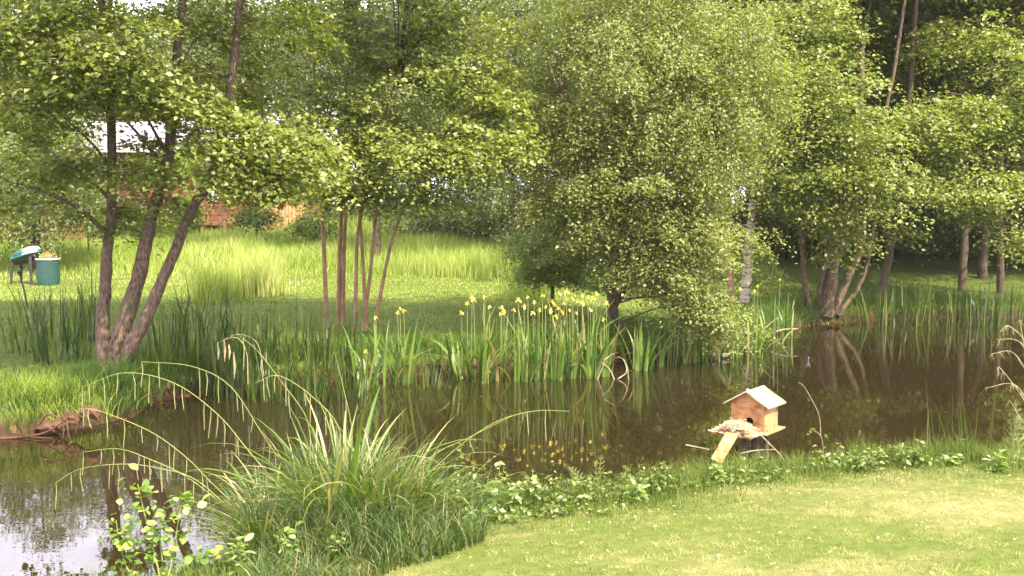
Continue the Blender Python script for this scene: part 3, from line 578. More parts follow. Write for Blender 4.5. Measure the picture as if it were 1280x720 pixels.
# undergrowth: dark bushes closing the wood at ground level
for j, (bpx, Yb, wpx, top) in enumerate([(400, 46, 60, 225), (460, 44, 60, 235), (520, 43, 70, 230), (560, 38, 90, 250), (640, 37, 80, 240), (760, 36, 80, 230), (860, 35, 80, 245), (960, 35, 80, 260), (1040, 34, 80, 265), (1120, 35, 80, 255), (1200, 36, 80, 250), (1280, 34, 80, 255), (1360, 32, 90, 250)]):
    x0 = (bpx - 640) / F * Yb; z = gz(x0, Yb)
    T = thing("dark_bush", "x", "bush", (x0, Yb, z), group="dark bushes under the wood")
    T['label'] = ["bush on the skyline right of the brown cabin", "bush on the skyline behind the thin pink trunks", "bush on the skyline right of the thin pink trunks", "low bush at the back of the sunlit meadow, left end", "bush in the hollow under the trees left of the birch", "bush behind the birch's trunk", "bush behind the birch's right side", "dark bush behind the white birch trunk", "dark bush behind the alder's fan of stems",
                  "dark bush behind the curved trunk", "dark bush between the two upright right trunks", "dark bush at the right edge of the wood", "dark bush just outside the right edge of the wood"][j]
    stem(T, [np.array((x0, Yb, z - .1)), np.array((x0, Yb, z + 1))], .05, .02, BARK_DARK, name="stem")
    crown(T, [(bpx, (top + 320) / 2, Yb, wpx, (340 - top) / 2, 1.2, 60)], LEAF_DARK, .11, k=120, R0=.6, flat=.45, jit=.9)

# ================================================================== IRISES AND REEDS
def sword_mesh(name, h, wd, bend, m, segs=5, twist=.3, tip=.75):
    V = []; ts = np.linspace(0, 1, segs + 1)
    for t_ in ts:
        ww = wd / 2 * (1 - max(0, (t_ - .45) / .55) ** 1.6) + .0008; z_ = h * (t_ - .3 * bend * t_ ** 2.2); x_ = bend * h * t_ ** 2.4 * tip; a = twist * t_
        c_, s_ = math.cos(a) * ww, math.sin(a) * ww
        V += [(x_ + s_ * .2, -c_, z_), (x_ + wd * .12, 0, z_), (x_ + s_ * .2, c_, z_)]
    Fc = []
    for i_ in range(segs):
        a = i_ * 3; Fc += [(a, a + 1, a + 4, a + 3), (a + 1, a + 2, a + 5, a + 4)]
    me = bpy.data.meshes.new(name); me.from_pydata(V, [], Fc); me.materials.append(m)
    for p in me.polygons: p.use_smooth = True
    return me
IRIS_M = [sword_mesh("iris_leaf", 1.0, .040, b_, IRIS_BLADE) for b_ in (.04, .15, .3, .5, .75, 1.0)]
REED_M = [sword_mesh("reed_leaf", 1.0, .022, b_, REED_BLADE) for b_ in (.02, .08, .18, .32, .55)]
def petal_mesh():
    import bmesh
    V = []; Fc = []
    def petal(a, L_, up, dn, wd):
        o = len(V); ca, sa = math.cos(a), math.sin(a); prof = [(.004, 0, .12), (.35, up, .8), (.75, up * .7 + dn * .4, 1.), (1., dn, .35)]
        for (r_, z_, w_) in prof:
            for s_ in (-1, 0, 1):
                x_ = r_ * L_; y_ = s_ * w_ * wd / 2; V.append((x_ * ca - y_ * sa, x_ * sa + y_ * ca, z_ + (0.006 if s_ == 0 else 0)))
        for i_ in range(3):
            for k in range(2): a_ = o + i_ * 3 + k; Fc.append((a_, a_ + 1, a_ + 4, a_ + 3))
    for k in range(3): petal(k * 2.094, .055, .02, -.03, .05)
    for k in range(3): petal(k * 2.094 + 1.047, .03, .04, .05, .022)
    me = bpy.data.meshes.new("flower"); me.from_pydata(V, [], Fc); me.materials.append(YELLOW)
    for p in me.polygons: p.use_smooth = True
    return me
FLOWER = petal_mesh()
fs = MB().tube([(0, 0, 0), (.01, 0, .5), (0, 0, 1)], [.006, .005, .004], 5).build("flower_stem", STEM_GREEN); FSTEM = fs.data; bpy.data.objects.remove(fs)
def clump(name, label, cat, x0, y0, n, h, spread, meshes, group, flowers=(), lean=1.0, wide=1.0, part="leaf", z=None):
    zb = gz(x0, y0) if z is None else z
    zb = max(zb, -.05)
    T = thing(name, label, cat, (x0, y0, zb), group=group)
    for _ in range(n):
        a = random.uniform(0, 6.283); rr = spread * math.sqrt(random.random()); hh = h * random.uniform(.55, 1.05)
        o = inst(part, random.choice(meshes), T, (rr * math.cos(a), rr * .7 * math.sin(a), -.08), (0, random.uniform(-.12, .3) * lean, a + random.uniform(-.8, .8)), (hh, wide * random.uniform(.8, 1.3), hh))
    for (fx, fy) in flowers:      # picture points of blooms
        q = P(fx, fy, y0 + random.uniform(-.15, .15)); lx, ly, lz = q.x - x0, q.y - y0, q.z - zb
        hz = lz; o = inst("flower_stem", FSTEM, T, (lx * .8, ly * .8, -.05), (0, math.atan2(lx * .2, hz), 0), (1, 1, hz + .05))
        s_ = random.uniform(.5, .95); inst("flower", FLOWER, T, (lx, ly, lz), (random.uniform(-.4, .4), random.uniform(-.4, .4), random.uniform(0, 6)), (s_, s_, s_))
    return T
def at(px, py, z=.12):
    d_ = ray(px, py); k = (z - HC) / d_[2]; return d_[0] * k, d_[1] * k
IG = "yellow flag irises on the far bank"
irises = [
    (575, 468, 14, .85, .16, "iris clump at the left end of the sunlit irises", [(590, 372), (584, 380), (577, 392)]),
    (600, 470, 15, .95, .16, "tall iris clump with a bloom above its left side", [(592, 376), (606, 372), (612, 384)]),
    (622, 467, 14, .9, .16, "iris clump with two yellow blooms above its right side", [(627, 385), (630, 390), (626, 393)]),
    (652, 468, 12, .85, .15, "iris clump with narrow leaves beside the bare soil", [(648, 376), (655, 384), (642, 388), (660, 372)]),
    (672, 466, 15, .95, .17, "iris clump with three yellow blooms in a row", [(674, 388), (682, 384), (688, 389), (668, 378), (678, 370), (666, 392)]),
    (694, 466, 15, .95, .17, "iris clump below the thick bunch of yellow blooms", [(694, 382), (698, 386), (702, 391), (690, 378), (700, 368), (705, 380), (695, 396)]),
    (716, 464, 15, 1.0, .17, "iris clump with the broadest bright leaves", [(715, 374), (722, 378), (728, 370), (712, 388), (720, 392), (708, 366)]),
    (738, 464, 15, 1.0, .17, "iris clump right of the broad-leaved one, with pale blooms", [(735, 372), (741, 374), (728, 380), (746, 368), (738, 388)]),
    (756, 462, 12, .95, .15, "shaded iris clump with two single blooms on its right", [(758, 380), (755, 400)]),
    (505, 472, 13, .9, .18, "iris clump with one bright bloom behind the long reeds", [(500, 386), (505, 389), (497, 391)]),
    (478, 474, 12, .85, .18, "iris clump left of the single bright bloom", [(470, 398)]),
    (455, 478, 11, .8, .18, "low iris clump with a small bloom near the thin trunks", [(457, 440)]),
    (800, 455, 13, .9, .22, "dark iris clump under the birch, nearest the dead twigs", []),
    (828, 450, 13, .95, .22, "iris clump under the birch with yellow blooms showing through", [(838, 356), (846, 360), (842, 353), (850, 357)]),
    (855, 447, 13, .95, .22, "iris clump under the birch with one orange yellow bloom", [(862, 352), (866, 362)]),
    (885, 444, 14, .9, .22, "iris clump with pale leaves bending to the water", [(884, 366)]),
    (912, 440, 14, .9, .22, "iris clump in front of the white birch trunk", [(925, 362)]),
    (938, 432, 13, .9, .22, "iris clump beside the bleached branch", [(947, 358), (943, 364)]),
    (962, 424, 13, .9, .22, "iris clump between the bleached branch and the alder stems", [(975, 350)]),
    (984, 414, 11, .8, .2, "last iris clump before the alder stems", [])]
for px, py, n, h, sp, lab, fl in irises:
    x0, y0 = at(px, py); y0 += .1; clump("iris_clump", lab, "iris", x0, y0, int(n * random.uniform(.9, 1.9)), h * random.uniform(1.25, 1.6), sp * random.uniform(.8, 1.3), IRIS_M, IG, fl)
RG = "dark reed clumps along the left bank"
reeds = [(30, 460, .9, "reed clump at the left edge below the green barbecue"), (62, 470, .9, "reed clump right of the left edge one"), (96, 465, .95, "reed clump just left of the alder's foot"), (110, 440, .9, "reed clump rising behind the alder's foot"),
         (205, 470, .9, "reed clump right of the alder's foot"), (232, 470, 1.1, "tall reed clump behind the arching sedge stems"), (258, 475, 1.2, "tallest reed clump, its tips against the sunlit lawn"), (285, 478, 1.05, "reed clump above the drooping brown seed heads"),
         (312, 480, .95, "reed clump right of the brown seed heads"), (340, 482, .9, "reed clump in the middle of the dark stretch"), (365, 482, .9, "reed clump left of the pink young trunks"), (392, 482, .85, "reed clump straight below the leftmost pink trunk"),
         (418, 480, .85, "reed clump below the taller pink trunk"), (440, 480, .85, "reed clump beside the first iris"), (535, 470, .5, "short reed clump between the two iris groups"), (158, 478, .6, "short reed clump on the bare soil under the alder")]
reeds += [(px_ + 12, py_ - 22, h_ * 1.0, lab_.replace('reed clump', 'back-row reed clump')) for px_, py_, h_, lab_ in reeds[:13]]
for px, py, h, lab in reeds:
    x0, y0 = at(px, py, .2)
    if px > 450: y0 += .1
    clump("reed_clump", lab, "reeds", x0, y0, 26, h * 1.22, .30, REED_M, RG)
FG = "dark rushes on the right far shore"
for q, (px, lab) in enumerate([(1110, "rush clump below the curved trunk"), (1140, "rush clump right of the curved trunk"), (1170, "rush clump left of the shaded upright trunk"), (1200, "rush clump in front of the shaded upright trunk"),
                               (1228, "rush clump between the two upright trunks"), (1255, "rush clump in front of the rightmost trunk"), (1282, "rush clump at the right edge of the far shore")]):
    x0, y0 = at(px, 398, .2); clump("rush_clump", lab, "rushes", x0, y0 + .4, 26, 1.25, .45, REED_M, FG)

# dead twigs sticking from the water in front of the birch
x0, y0 = at(762, 474, 0); T = thing("dead_twigs", "bleached dead twigs curving out of the water below the birch", "twigs", (x0, y0, 0))
for pts in [[(745, 478), (752, 462), (756, 450)], [(770, 480), (762, 462), (750, 452)], [(772, 474), (783, 465), (780, 450), (772, 446)], [(786, 478), (784, 460), (778, 448)], [(755, 450), (764, 444), (772, 440)]]:
    tubes("twig", [(catmull(pp(pts, y0), 5), np.linspace(.014, .005, 5 * (len(pts) - 1) + 1))], DEADWOOD, T, sides=5)
x0, y0 = at(960, 428, 0); T = thing("fallen_branch", "bleached branch lying from the bank into the water by the irises", "branch", (x0, y0, 0))
for pts, r_ in [([(925, 438), (950, 424), (975, 413), (998, 411)], .03), ([(950, 424), (962, 432), (968, 438)], .012), ([(905, 430), (915, 440), (925, 446)], .02)]:
    tubes("branch", [(catmull(pp(pts, y0), 5), np.linspace(r_, r_ * .4, 5 * (len(pts) - 1) + 1))], DEADWOOD, T, sides=6)
x0, y0 = at(892, 448, 0); T = thing("stranded_log", "short pale log stranded at the foot of the irises", "log", (x0, y0, 0))
tubes("log", [([np.array((x0 - .35, y0, .03)), np.array((x0, y0 - .05, .06)), np.array((x0 + .3, y0 + .05, .05))], [.05, .06, .04])], DEADWOOD, T, sides=8, rough=.3)

# exposed roots and clay at the undercut left bank
x0, y0 = at(70, 545, 0); T = thing("exposed_roots", "brown roots and crumbling clay hanging from the undercut left bank", "roots", (x0, y0, 0))
ROOT = mat("root_bark", (.035, .02, .013), .9, .2, var=(.13, .065, .04), scale=9, bump=.5)
CLAY = mat("clay", (.04, .024, .014), .95, .1, var=(.12, .065, .038), scale=6, bump=.8)
for pts, r_ in [([(0, 548), (30, 546), (58, 540), (84, 524)], .03), ([(15, 540), (40, 546), (66, 548)], .02), ([(48, 530), (60, 518), (76, 522), (92, 510)], .03), ([(80, 512), (84, 530), (86, 545), (92, 555)], .02),
                ([(74, 515), (80, 535), (78, 548)], .016), ([(90, 508), (96, 528), (94, 542)], .014), ([(100, 505), (120, 520), (128, 530)], .022), ([(100, 512), (108, 524), (104, 536)], .02)]:
    q = pp(pts, y0 - .15); tubes("root", [(catmull(q, 4), np.linspace(r_ * .6, r_ * .25, 4 * (len(pts) - 1) + 1))], ROOT, T, sides=6, rough=.3)
def lump(name, c, r, m, parent, sq=(1, 1, .7), sub=2, amp=.25):
    import bmesh
    b_ = bmesh.new(); bmesh.ops.create_icosphere(b_, subdivisions=sub, radius=1)
    for v in b_.verts:
        n_ = 1 + amp * (hash2(round(v.co.x * 3), round(v.co.y * 3 + v.co.z * 7), c[0]) - .5) * 2; v.co = Vector((v.co.x * r * sq[0] * n_, v.co.y * r * sq[1] * n_, v.co.z * r * sq[2] * n_))
    me = bpy.data.meshes.new(name); b_.to_mesh(me); b_.free(); me.materials.append(m)
    o = bpy.data.objects.new(name, me); C.objects.link(o); o.parent = parent; o.location = Vector(c) - (parent.location if parent else Vector((0, 0, 0)))
    return o
for px, py, r_ in [(60, 534, .12), (92, 524, .1), (20, 540, .14), (75, 530, .09), (115, 515, .12), (-20, 535, .15)]:
    q = P(px, py, y0 + .1); lump("clay_clod", q, r_, CLAY, T)
# bright sunlit tuft at the left edge of the bank
x0, y0 = at(40, 500, .3); T = thing("grass_tuft", "bright sunlit grass tuft overhanging the water at the left edge", "grass tuft", (x0, y0, gz(x0, y0)))
n = 2600; xx = x0 + rng.normal(size=n) * .38; yy = y0 + rng.normal(size=n) * .22; o = blade_field("blades", xx, yy, rng.uniform(.15, .42, n), .01, rng.uniform(.1, 1.1, n), GRASS_FAR, rng.random(n) * .6, segs=3, parent=T, z=np.maximum(ground(xx, yy), .12)); o['kind'] = 'stuff'

x0, y0 = at(112, 486, .3); T = thing("grass_tuft", "dark grass tuft hanging over the roots in front of the alder's foot", "grass tuft", (x0, y0, gz(x0, y0)))
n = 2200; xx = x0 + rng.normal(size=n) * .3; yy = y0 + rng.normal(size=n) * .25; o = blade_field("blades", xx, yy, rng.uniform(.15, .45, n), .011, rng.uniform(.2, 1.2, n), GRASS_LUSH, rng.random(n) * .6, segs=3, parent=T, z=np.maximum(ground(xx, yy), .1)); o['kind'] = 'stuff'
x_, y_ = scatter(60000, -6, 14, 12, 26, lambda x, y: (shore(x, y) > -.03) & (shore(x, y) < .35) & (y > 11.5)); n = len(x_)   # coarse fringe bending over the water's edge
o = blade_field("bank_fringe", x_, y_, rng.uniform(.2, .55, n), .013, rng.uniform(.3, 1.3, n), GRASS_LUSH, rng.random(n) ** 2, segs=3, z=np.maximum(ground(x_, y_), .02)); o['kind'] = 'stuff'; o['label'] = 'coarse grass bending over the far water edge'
# tall grass clumps in the meadow
for px, py, Yg, n, h, sp, tb, lab in [(315, 375, 24.5, 1100, 1.35, .55, .45, "tall feathery grass clump with reddish stalks right of the alder stems"), (265, 372, 23, 700, .95, .4, .2, "green grass clump close behind the alder's leaning stem"),
                                     (600, 345, 30, 1200, 1.0, 1.0, .25, "tall bright grass clump under the dark hollow"), (530, 345, 31, 900, .8, .9, .3, "bright grass clump behind the mown strip"), (660, 362, 24, 600, .7, .5, .2, "bright grass clump left of the rounded shrub's foot")]:
    x0 = (px - 640) / F * Yg; T = thing("meadow_tuft", lab, "grass clump", (x0, Yg, gz(x0, Yg)))
    xx = x0 + rng.normal(size=n) * sp * .6; yy = Yg + rng.normal(size=n) * .3
    o = blade_field("blades", xx, yy, h * rng.uniform(.4, 1.1, n), .014, rng.uniform(.05, .5, n), GRASS_FAR, tb + rng.random(n) * .5, segs=3, parent=T); o['kind'] = 'stuff'

# ================================================================== LODGE
WOODRED = mat("red_cladding", (.13, .045, .03), .8, .2, var=(.20, .08, .05), scale=5, bump=.3)
WOODBRN = mat("brown_cladding", (.12, .06, .035), .7, .3, var=(.2, .10, .06), scale=5, bump=.3)
WOODORG = mat("orange_fence", (.36, .17, .08), .8, .2, var=(.48, .26, .13), scale=6, bump=.3)
ROOFM = mat("lilac_roof", (.24, .21, .29), .8, .2, var=(.33, .30, .38), scale=3, bump=.2)
WHITE = mat("white_paint", (.75, .72, .70), .5, .4, var=(.82, .8, .78), scale=6)
GLASS = mat("window_glass", (.03, .04, .05), .08, .8)
YL = 42.0
def Lx(px, Yv=YL): return (px - 640) / F * Yv
zg = gz(-14, YL)
x0, x1 = Lx(95), Lx(318); zl = 2.0; ze = 4.95; zr = 6.0
T = thing("timber_lodge", "red-brown timber lodge with a lilac grey roof behind the left trees", "lodge", (x0, YL, zg))
def lb(name, X0, X1, Y0, Y1, Z0, Z1, m, par=T, bev=0):
    o = par.location if par.parent is None else par.parent.location
    return MB().box(X0 - o.x, X1 - o.x, Y0 - o.y, Y1 - o.y, Z0 - o.z, Z1 - o.z).build(name, m, par, bev)
lb("wall", x0, x1, YL + .05, YL + 5, zg - .2, ze, WOODBRN)
k = 0; z_ = 2.0
while z_ < ze - .02:
    lb("board", x0 - .02, x1 + .02, YL, YL + .045, z_, min(z_ + .165, ze), WOODRED, bev=.008); z_ += .18
# roof: two slopes, ridge along x, eaves overhanging
for sgn in (-1, 1):
    ym = YL + 2.5; yo = YL + 2.5 + sgn * 3.0; poly = [(ym - T.location.y, zr - zg), (yo - T.location.y, ze - .12 - zg), (yo - T.location.y, ze - .02 - zg), (ym - T.location.y, zr + .1 - zg)]
    MB().prism(poly, -.5, x1 - x0 + .5, 'x').build("roof", ROOFM, T)
lb("fascia", x0 - .5, x1 + .5, YL - .56, YL - .52, ze - .28, ze - .1, WHITE)
for wx, wz, ww, wh in [(268, 2.95, .42, .42)]:
    X_ = Lx(wx); f_ = lb("window", X_ - ww / 2, X_ + ww / 2, YL - .05, YL + .03, wz - wh / 2, wz + wh / 2, WHITE)
    for s_ in (-1, 1):
        lb("pane", X_ + s_ * ww / 4 - ww / 4 + .04, X_ + s_ * ww / 4 + ww / 4 - .04, YL - .062, YL - .052, wz - wh / 2 + .05, wz + wh / 2 - .05, GLASS, f_)
# deck
Td = T; lb("deck", x0 - .3, x1 - .2, YL - 2.6, YL - .02, 1.85, 1.97, WOODBRN)
for q in range(9): lb("deck_post", x0 - .2 + q * .85, x0 - .08 + q * .85, YL - 2.6, YL - 2.48, zg - .5, 1.85, WOODBRN)
for q in range(48): lb("baluster", x0 - .25 + q * .148, x0 - .21 + q * .148, YL - 2.58, YL - 2.54, 1.975, 2.8, WOODRED)
lb("handrail", x0 - .3, x1 - .2, YL - 2.62, YL - 2.5, 2.803, 2.87, WOODRED); 
# brown cabin right of it
xb0, xb1 = Lx(325, 44), Lx(395, 44); T2 = thing("brown_cabin", "small dark brown cabin with a gable, right of the lilac-roofed lodge", "cabin", (xb0, 44, gz(xb0, 44)))
wv = xb1 - xb0; zb = T2.location.z
MB().prism([(0, 0), (wv, 0), (wv, 3.0), (wv / 2, 3.9), (0, 3.0)], .06, 4, 'y').build("wall", WOODBRN, T2)
z_ = .1
while z_ < 3.0:
    MB().box(-.02, wv + .02, 0, .055, z_, z_ + .17).build("board", WOODBRN, T2, .008); z_ += .19
for s_ in (-1, 1):
    MB().prism([(wv / 2, 3.92), (wv / 2 + s_ * (wv / 2 + .3), 2.78), (wv / 2 + s_ * (wv / 2 + .3), 2.9), (wv / 2, 4.04)], -.3, 4.2, 'y').build("roof", WOODRED, T2)

# orange board fence
T3 = thing("board_fence", "orange upright board fence beside the lodge", "fence", (Lx(322, 40), 40, gz(Lx(322, 40), 40)))
for q in range(13): MB().box(q * .135, q * .135 + .115, 0, .025, 0, 1.25 + random.uniform(-.02, .02)).build("board", WOODORG, T3, .004)
for z_ in (.3, 1.0): MB().box(-.05, 1.75, .03, .08, z_, z_ + .09).build("rail", WOODORG, T3)
for xq in (0, .85, 1.66): MB().box(xq, xq + .09, .083, .17, -.2, 1.3).build("post", WOODORG, T3)
# low dark red fence on the far left
T4 = thing("rail_fence", "low dark red plank fence at the far left behind the barbecue", "fence", (Lx(-70, 36), 36, gz(Lx(-70, 36), 36)))
for z_ in (.35, .62, .89): MB().box(0, 4.8, 0, .04, z_, z_ + .2).build("plank", WOODRED, T4, .006)
for q in range(5): MB().box(q * 1.15, q * 1.15 + .1, .043, .14, -.2, 1.2).build("post", WOODRED, T4)
# shrubs by the house
for px, py, Ys, rx, ry, lab in [(45, 225, 30, 80, 34, "tall leafy shrub under the willow at the far left"), (110, 262, 33, 34, 20, "shrub behind the left stem of the alder"), (80, 265, 37, 60, 22, "mixed shrub between the red fence and the lodge"), (175, 275, 37, 40, 14, "low shrub in front of the lodge deck"), (235, 262, 38, 26, 16, "leafy shrub below the small white window"), (10, 240, 38, 40, 30, "dark shrub above the red fence"), (320, 268, 37, 34, 12, "dark low bush in front of the orange fence"), (395, 285, 36, 40, 14, "pale bush right of the orange fence")]:
    x0_ = Lx(px, Ys); S = thing("garden_shrub", lab, "shrub", (x0_, Ys, gz(x0_, Ys)), group="shrubs in front of the lodge")
    stem(S, [np.array((x0_, Ys, gz(x0_, Ys) - .1)), np.array(P(px, py, Ys))], .03, .015, BARK_DARK, name="stem")
    crown(S, [(px, py, Ys, rx, ry, .8, 34)], LEAF_DARK if 'dark' in lab else LEAF_GREEN, .09, k=90, R0=.35, flat=.5, jit=.9)

# ================================================================== BARBECUE, BARREL, STAKE
YB = 28; zB = gz(Lx(30, YB), YB)
TEAL = mat("teal_enamel", (.008, .09, .07), .4, .5, var=(.012, .12, .09), scale=4)
BLACKM = mat("black_metal", (.015, .02, .02), .5, .4, var=(.03, .035, .03), scale=10)
PALE = mat("pale_cover", (.72, .70, .72), .4, .5, var=(.8, .78, .78), scale=6)
T = thing("garden_barbecue", "garden barbecue with a teal and white rounded lid on dark legs", "barbecue", (Lx(32, YB), YB, zB), rz=R(-12))
def dome(x0, x1, zc, r, a0, a1, m, name, par, off=0, tilt=.28, nseg=10, nx_=8):
    """rounded lid: half barrel with rounded ends"""
    V = []; Fc = []
    for i_ in range(nx_ + 1):
        u_ = i_ / nx_; xx_ = x0 + (x1 - x0) * u_; e = min(u_, 1 - u_) * 2 if (x0 <= -.39 or x1 >= .39) else 1
        full = (xx_ / .42); rs = (r + off) * math.sqrt(max(0, 1 - abs(full) ** 3.5)) + .01
        for j_ in range(nseg + 1):
            a = a0 + (a1 - a0) * j_ / nseg; V.append((xx_, -rs * math.cos(a), zc + rs * .78 * math.sin(a) + xx_ * tilt))
    for i_ in range(nx_):
        for j_ in range(nseg):
            a = i_ * (nseg + 1) + j_; Fc.append((a, a + 1, a + nseg + 2, a + nseg + 1))
    me = bpy.data.meshes.new(name); me.from_pydata(V, [], Fc); me.materials.append(m)
    for p in me.polygons: p.use_smooth = True
    o = bpy.data.objects.new(name, me); C.objects.link(o); o.parent = par; return o
lid = dome(-.42, .42, .74, .27, 0, math.pi, TEAL, "lid", T)
dome(-.25, .40, .74, .27, 1.15, 2.2, PALE, "pale_panel", lid, off=.008); dome(.08, .40, .74, .27, .15, .95, PALE, "pale_panel", lid, off=.008)
V = []; 
tub = dome(-.40, .40, .735, -.25, 0, math.pi, BLACKM, "fire_bowl", T, nseg=8)
for sx_, sy_ in ((-.28, -.16), (.24, -.16), (-.28, .16), (.24, .16)):
    MB().tube([(sx_, sy_, .68 + sx_ * .28), (sx_ * 1.12, sy_ * 1.2, .3), (sx_ * 1.2, sy_ * 1.3, -.03)], [.05, .035, .03], 6).build("leg", BLACKM, T)
MB().tube([(-.2, -.28, .78), (0, -.31, .83), (.2, -.28, .88)], [.012, .012, .012], 6).build("handle", BLACKM, T)
BARREL = mat("green_barrel", (.012, .045, .038), .55, .4, var=(.02, .07, .06), scale=7)
T = thing("green_barrel", "dark green barrel standing right of the barbecue", "barrel", (Lx(65, YB), YB - .3, zB))
prof = [(.27, -.02), (.285, .1), (.295, .35), (.285, .62), (.29, .68), (.275, .69), (.262, .66), (.25, .55)]
def lathe(prof_, m, name, par, n=20):
    V = []; Fc = []
    for r_, z_ in prof_:
        for k in range(n): a = k / n * 6.28318; V.append((r_ * math.cos(a), r_ * math.sin(a), z_))
    for i_ in range(len(prof_) - 1):
        for k in range(n): Fc.append((i_ * n + k, i_ * n + (k + 1) % n, (i_ + 1) * n + (k + 1) % n, (i_ + 1) * n + k))
    me = bpy.data.meshes.new(name); me.from_pydata(V, [], Fc); me.materials.append(m)
    for p in me.polygons: p.use_smooth = True
    o = bpy.data.objects.new(name, me); C.objects.link(o); o.parent = par; return o
lathe(prof, BARREL, "body", T); lathe([(.285, .66), (.31, .665), (.31, .70), (.285, .705)], mat("pale_rim", (.35, .42, .40), .5), "rim", T)
SOIL = mat("soil", (.06, .04, .025), .95)
lathe([(.27, .6), (.15, .63), (.001, .64)], SOIL, "soil", T)
T = thing("orange_plant", "small plant with orange pink blooms growing out of the barrel", "plant", (Lx(65, YB), YB - .3, zB + .62))
ORANGE = leafmat("orange_bloom", [(.6, .2, .12), (.75, .33, .22), (.7, .45, .3)], rough=.6)
n = 160; c = rng.normal(size=(n, 3)) * np.array([.13, .12, .07]) + np.array([0, 0, .13]); V, Fc = leaves_vf(c, rng.normal(size=(n, 3)) + (0, -.3, .6), unit(n), rng.uniform(.025, .05, n), rng.uniform(.02, .04, n))
o = mesh_np("blooms", V, Fc, ORANGE, T, tint=np.repeat(rng.random(n), 4)); o['kind'] = 'stuff'
n = 120; xx = rng.normal(size=n) * .1; yy = rng.normal(size=n) * .1
b_ = np.stack([xx, yy, np.zeros(n)], 1); a = rng.random(n) * 6.28; V, Fc, kk = blades_vf(b_, rng.uniform(.1, .32, n), .015 * np.ones(n), np.stack([np.cos(a), np.sin(a)], 1), .4 * np.ones(n), 2); o = mesh_np("stems", V, Fc, GRASS_FAR, T, tint=np.full(len(V), .4)); o['kind'] = 'stuff'
T = thing("garden_stake", "thin black garden stake with a round head left of the reeds", "stake", (Lx(32, 21.6), 21.6, gz(Lx(32, 21.6), 21.6)))
MB().tube([(0, 0, -.1), (-.06, 0, .35), (-.15, 0, .72)], [.02, .018, .016], 6).build("pole", BLACKM, T)
lathe([(.001, .70), (.045, .72), (.05, .77), (.035, .81), (.001, .82)], BLACKM, "head", T, 10).location = (-.15, 0, 0)

# ================================================================== DUCK HOUSE
PLY = mat("plywood", (.31, .15, .06), .8, .2, var=(.42, .22, .10), scale=7, bump=.15)
PLY2 = mat("pale_plywood", (.40, .22, .095), .8, .2, var=(.50, .31, .15), scale=9, bump=.15)
ROOFP = mat("bleached_roof", (.40, .34, .18), .8, .2, var=(.52, .45, .27), scale=12, bump=.25)
DARKW = mat("wet_post", (.035, .022, .014), .7, .4, var=(.07, .045, .03), scale=10, bump=.4)
YH = 11.1; q = P(955, 541, YH); zf = q.z     # front right lower corner
ang = R(-38)
for m_, dk in ((PLY, .55), (PLY2, .6), (ROOFP, .6)):    # wood grain, water stains and fixings' rust on the panels
    t = m_.node_tree; b = t.nodes['Principled BSDF']; src = b.inputs['Base Color'].links[0].from_socket
    c_ = t.nodes.new("ShaderNodeTexCoord"); mp_ = t.nodes.new("ShaderNodeMapping"); mp_.inputs['Scale'].default_value = (3, 3, 60); n_ = t.nodes.new("ShaderNodeTexNoise"); n_.inputs['Scale'].default_value = 2; n_.inputs['Detail'].default_value = 6
    r_ = t.nodes.new("ShaderNodeValToRGB"); r_.color_ramp.elements[0].position = .35; r_.color_ramp.elements[1].position = .6; r_.color_ramp.elements[0].color = (dk, dk * .95, dk * .9, 1)
    n2_ = t.nodes.new("ShaderNodeTexNoise"); n2_.inputs['Scale'].default_value = 7; r2_ = t.nodes.new("ShaderNodeValToRGB"); r2_.color_ramp.elements[0].position = .3; r2_.color_ramp.elements[1].position = .5; r2_.color_ramp.elements[0].color = (.5, .48, .42, 1)
    x1_ = t.nodes.new("ShaderNodeMix"); x2_ = t.nodes.new("ShaderNodeMix")
    for x_ in (x1_, x2_): x_.data_type = 'RGBA'; x_.blend_type = 'MULTIPLY'; x_.inputs[0].default_value = 1.0
    t.links.new(c_.outputs['Object'], mp_.inputs[0]); t.links.new(mp_.outputs[0], n_.inputs['Vector']); t.links.new(n_.outputs['Fac'], r_.inputs[0]); t.links.new(c_.outputs['Object'], n2_.inputs['Vector']); t.links.new(n2_.outputs['Fac'], r2_.inputs[0])
    t.links.new(src, x1_.inputs[6]); t.links.new(r_.outputs[0], x1_.inputs[7]); t.links.new(x1_.outputs[2], x2_.inputs[6]); t.links.new(r2_.outputs[0], x2_.inputs[7]); t.links.new(x2_.outputs[2], b.inputs['Base Color'])
T = thing("duck_house", "small wooden duck house with a gabled roof standing on a post in the pond", "duck house", (q.x, q.y, 0), rz=ang)
W_, D_, H_, PK = .39, .35, .305, .42
# local frame: x 0 -> -W (front runs left), y 0 -> D (back), z from zf
def dh(): return MB()
import bmesh
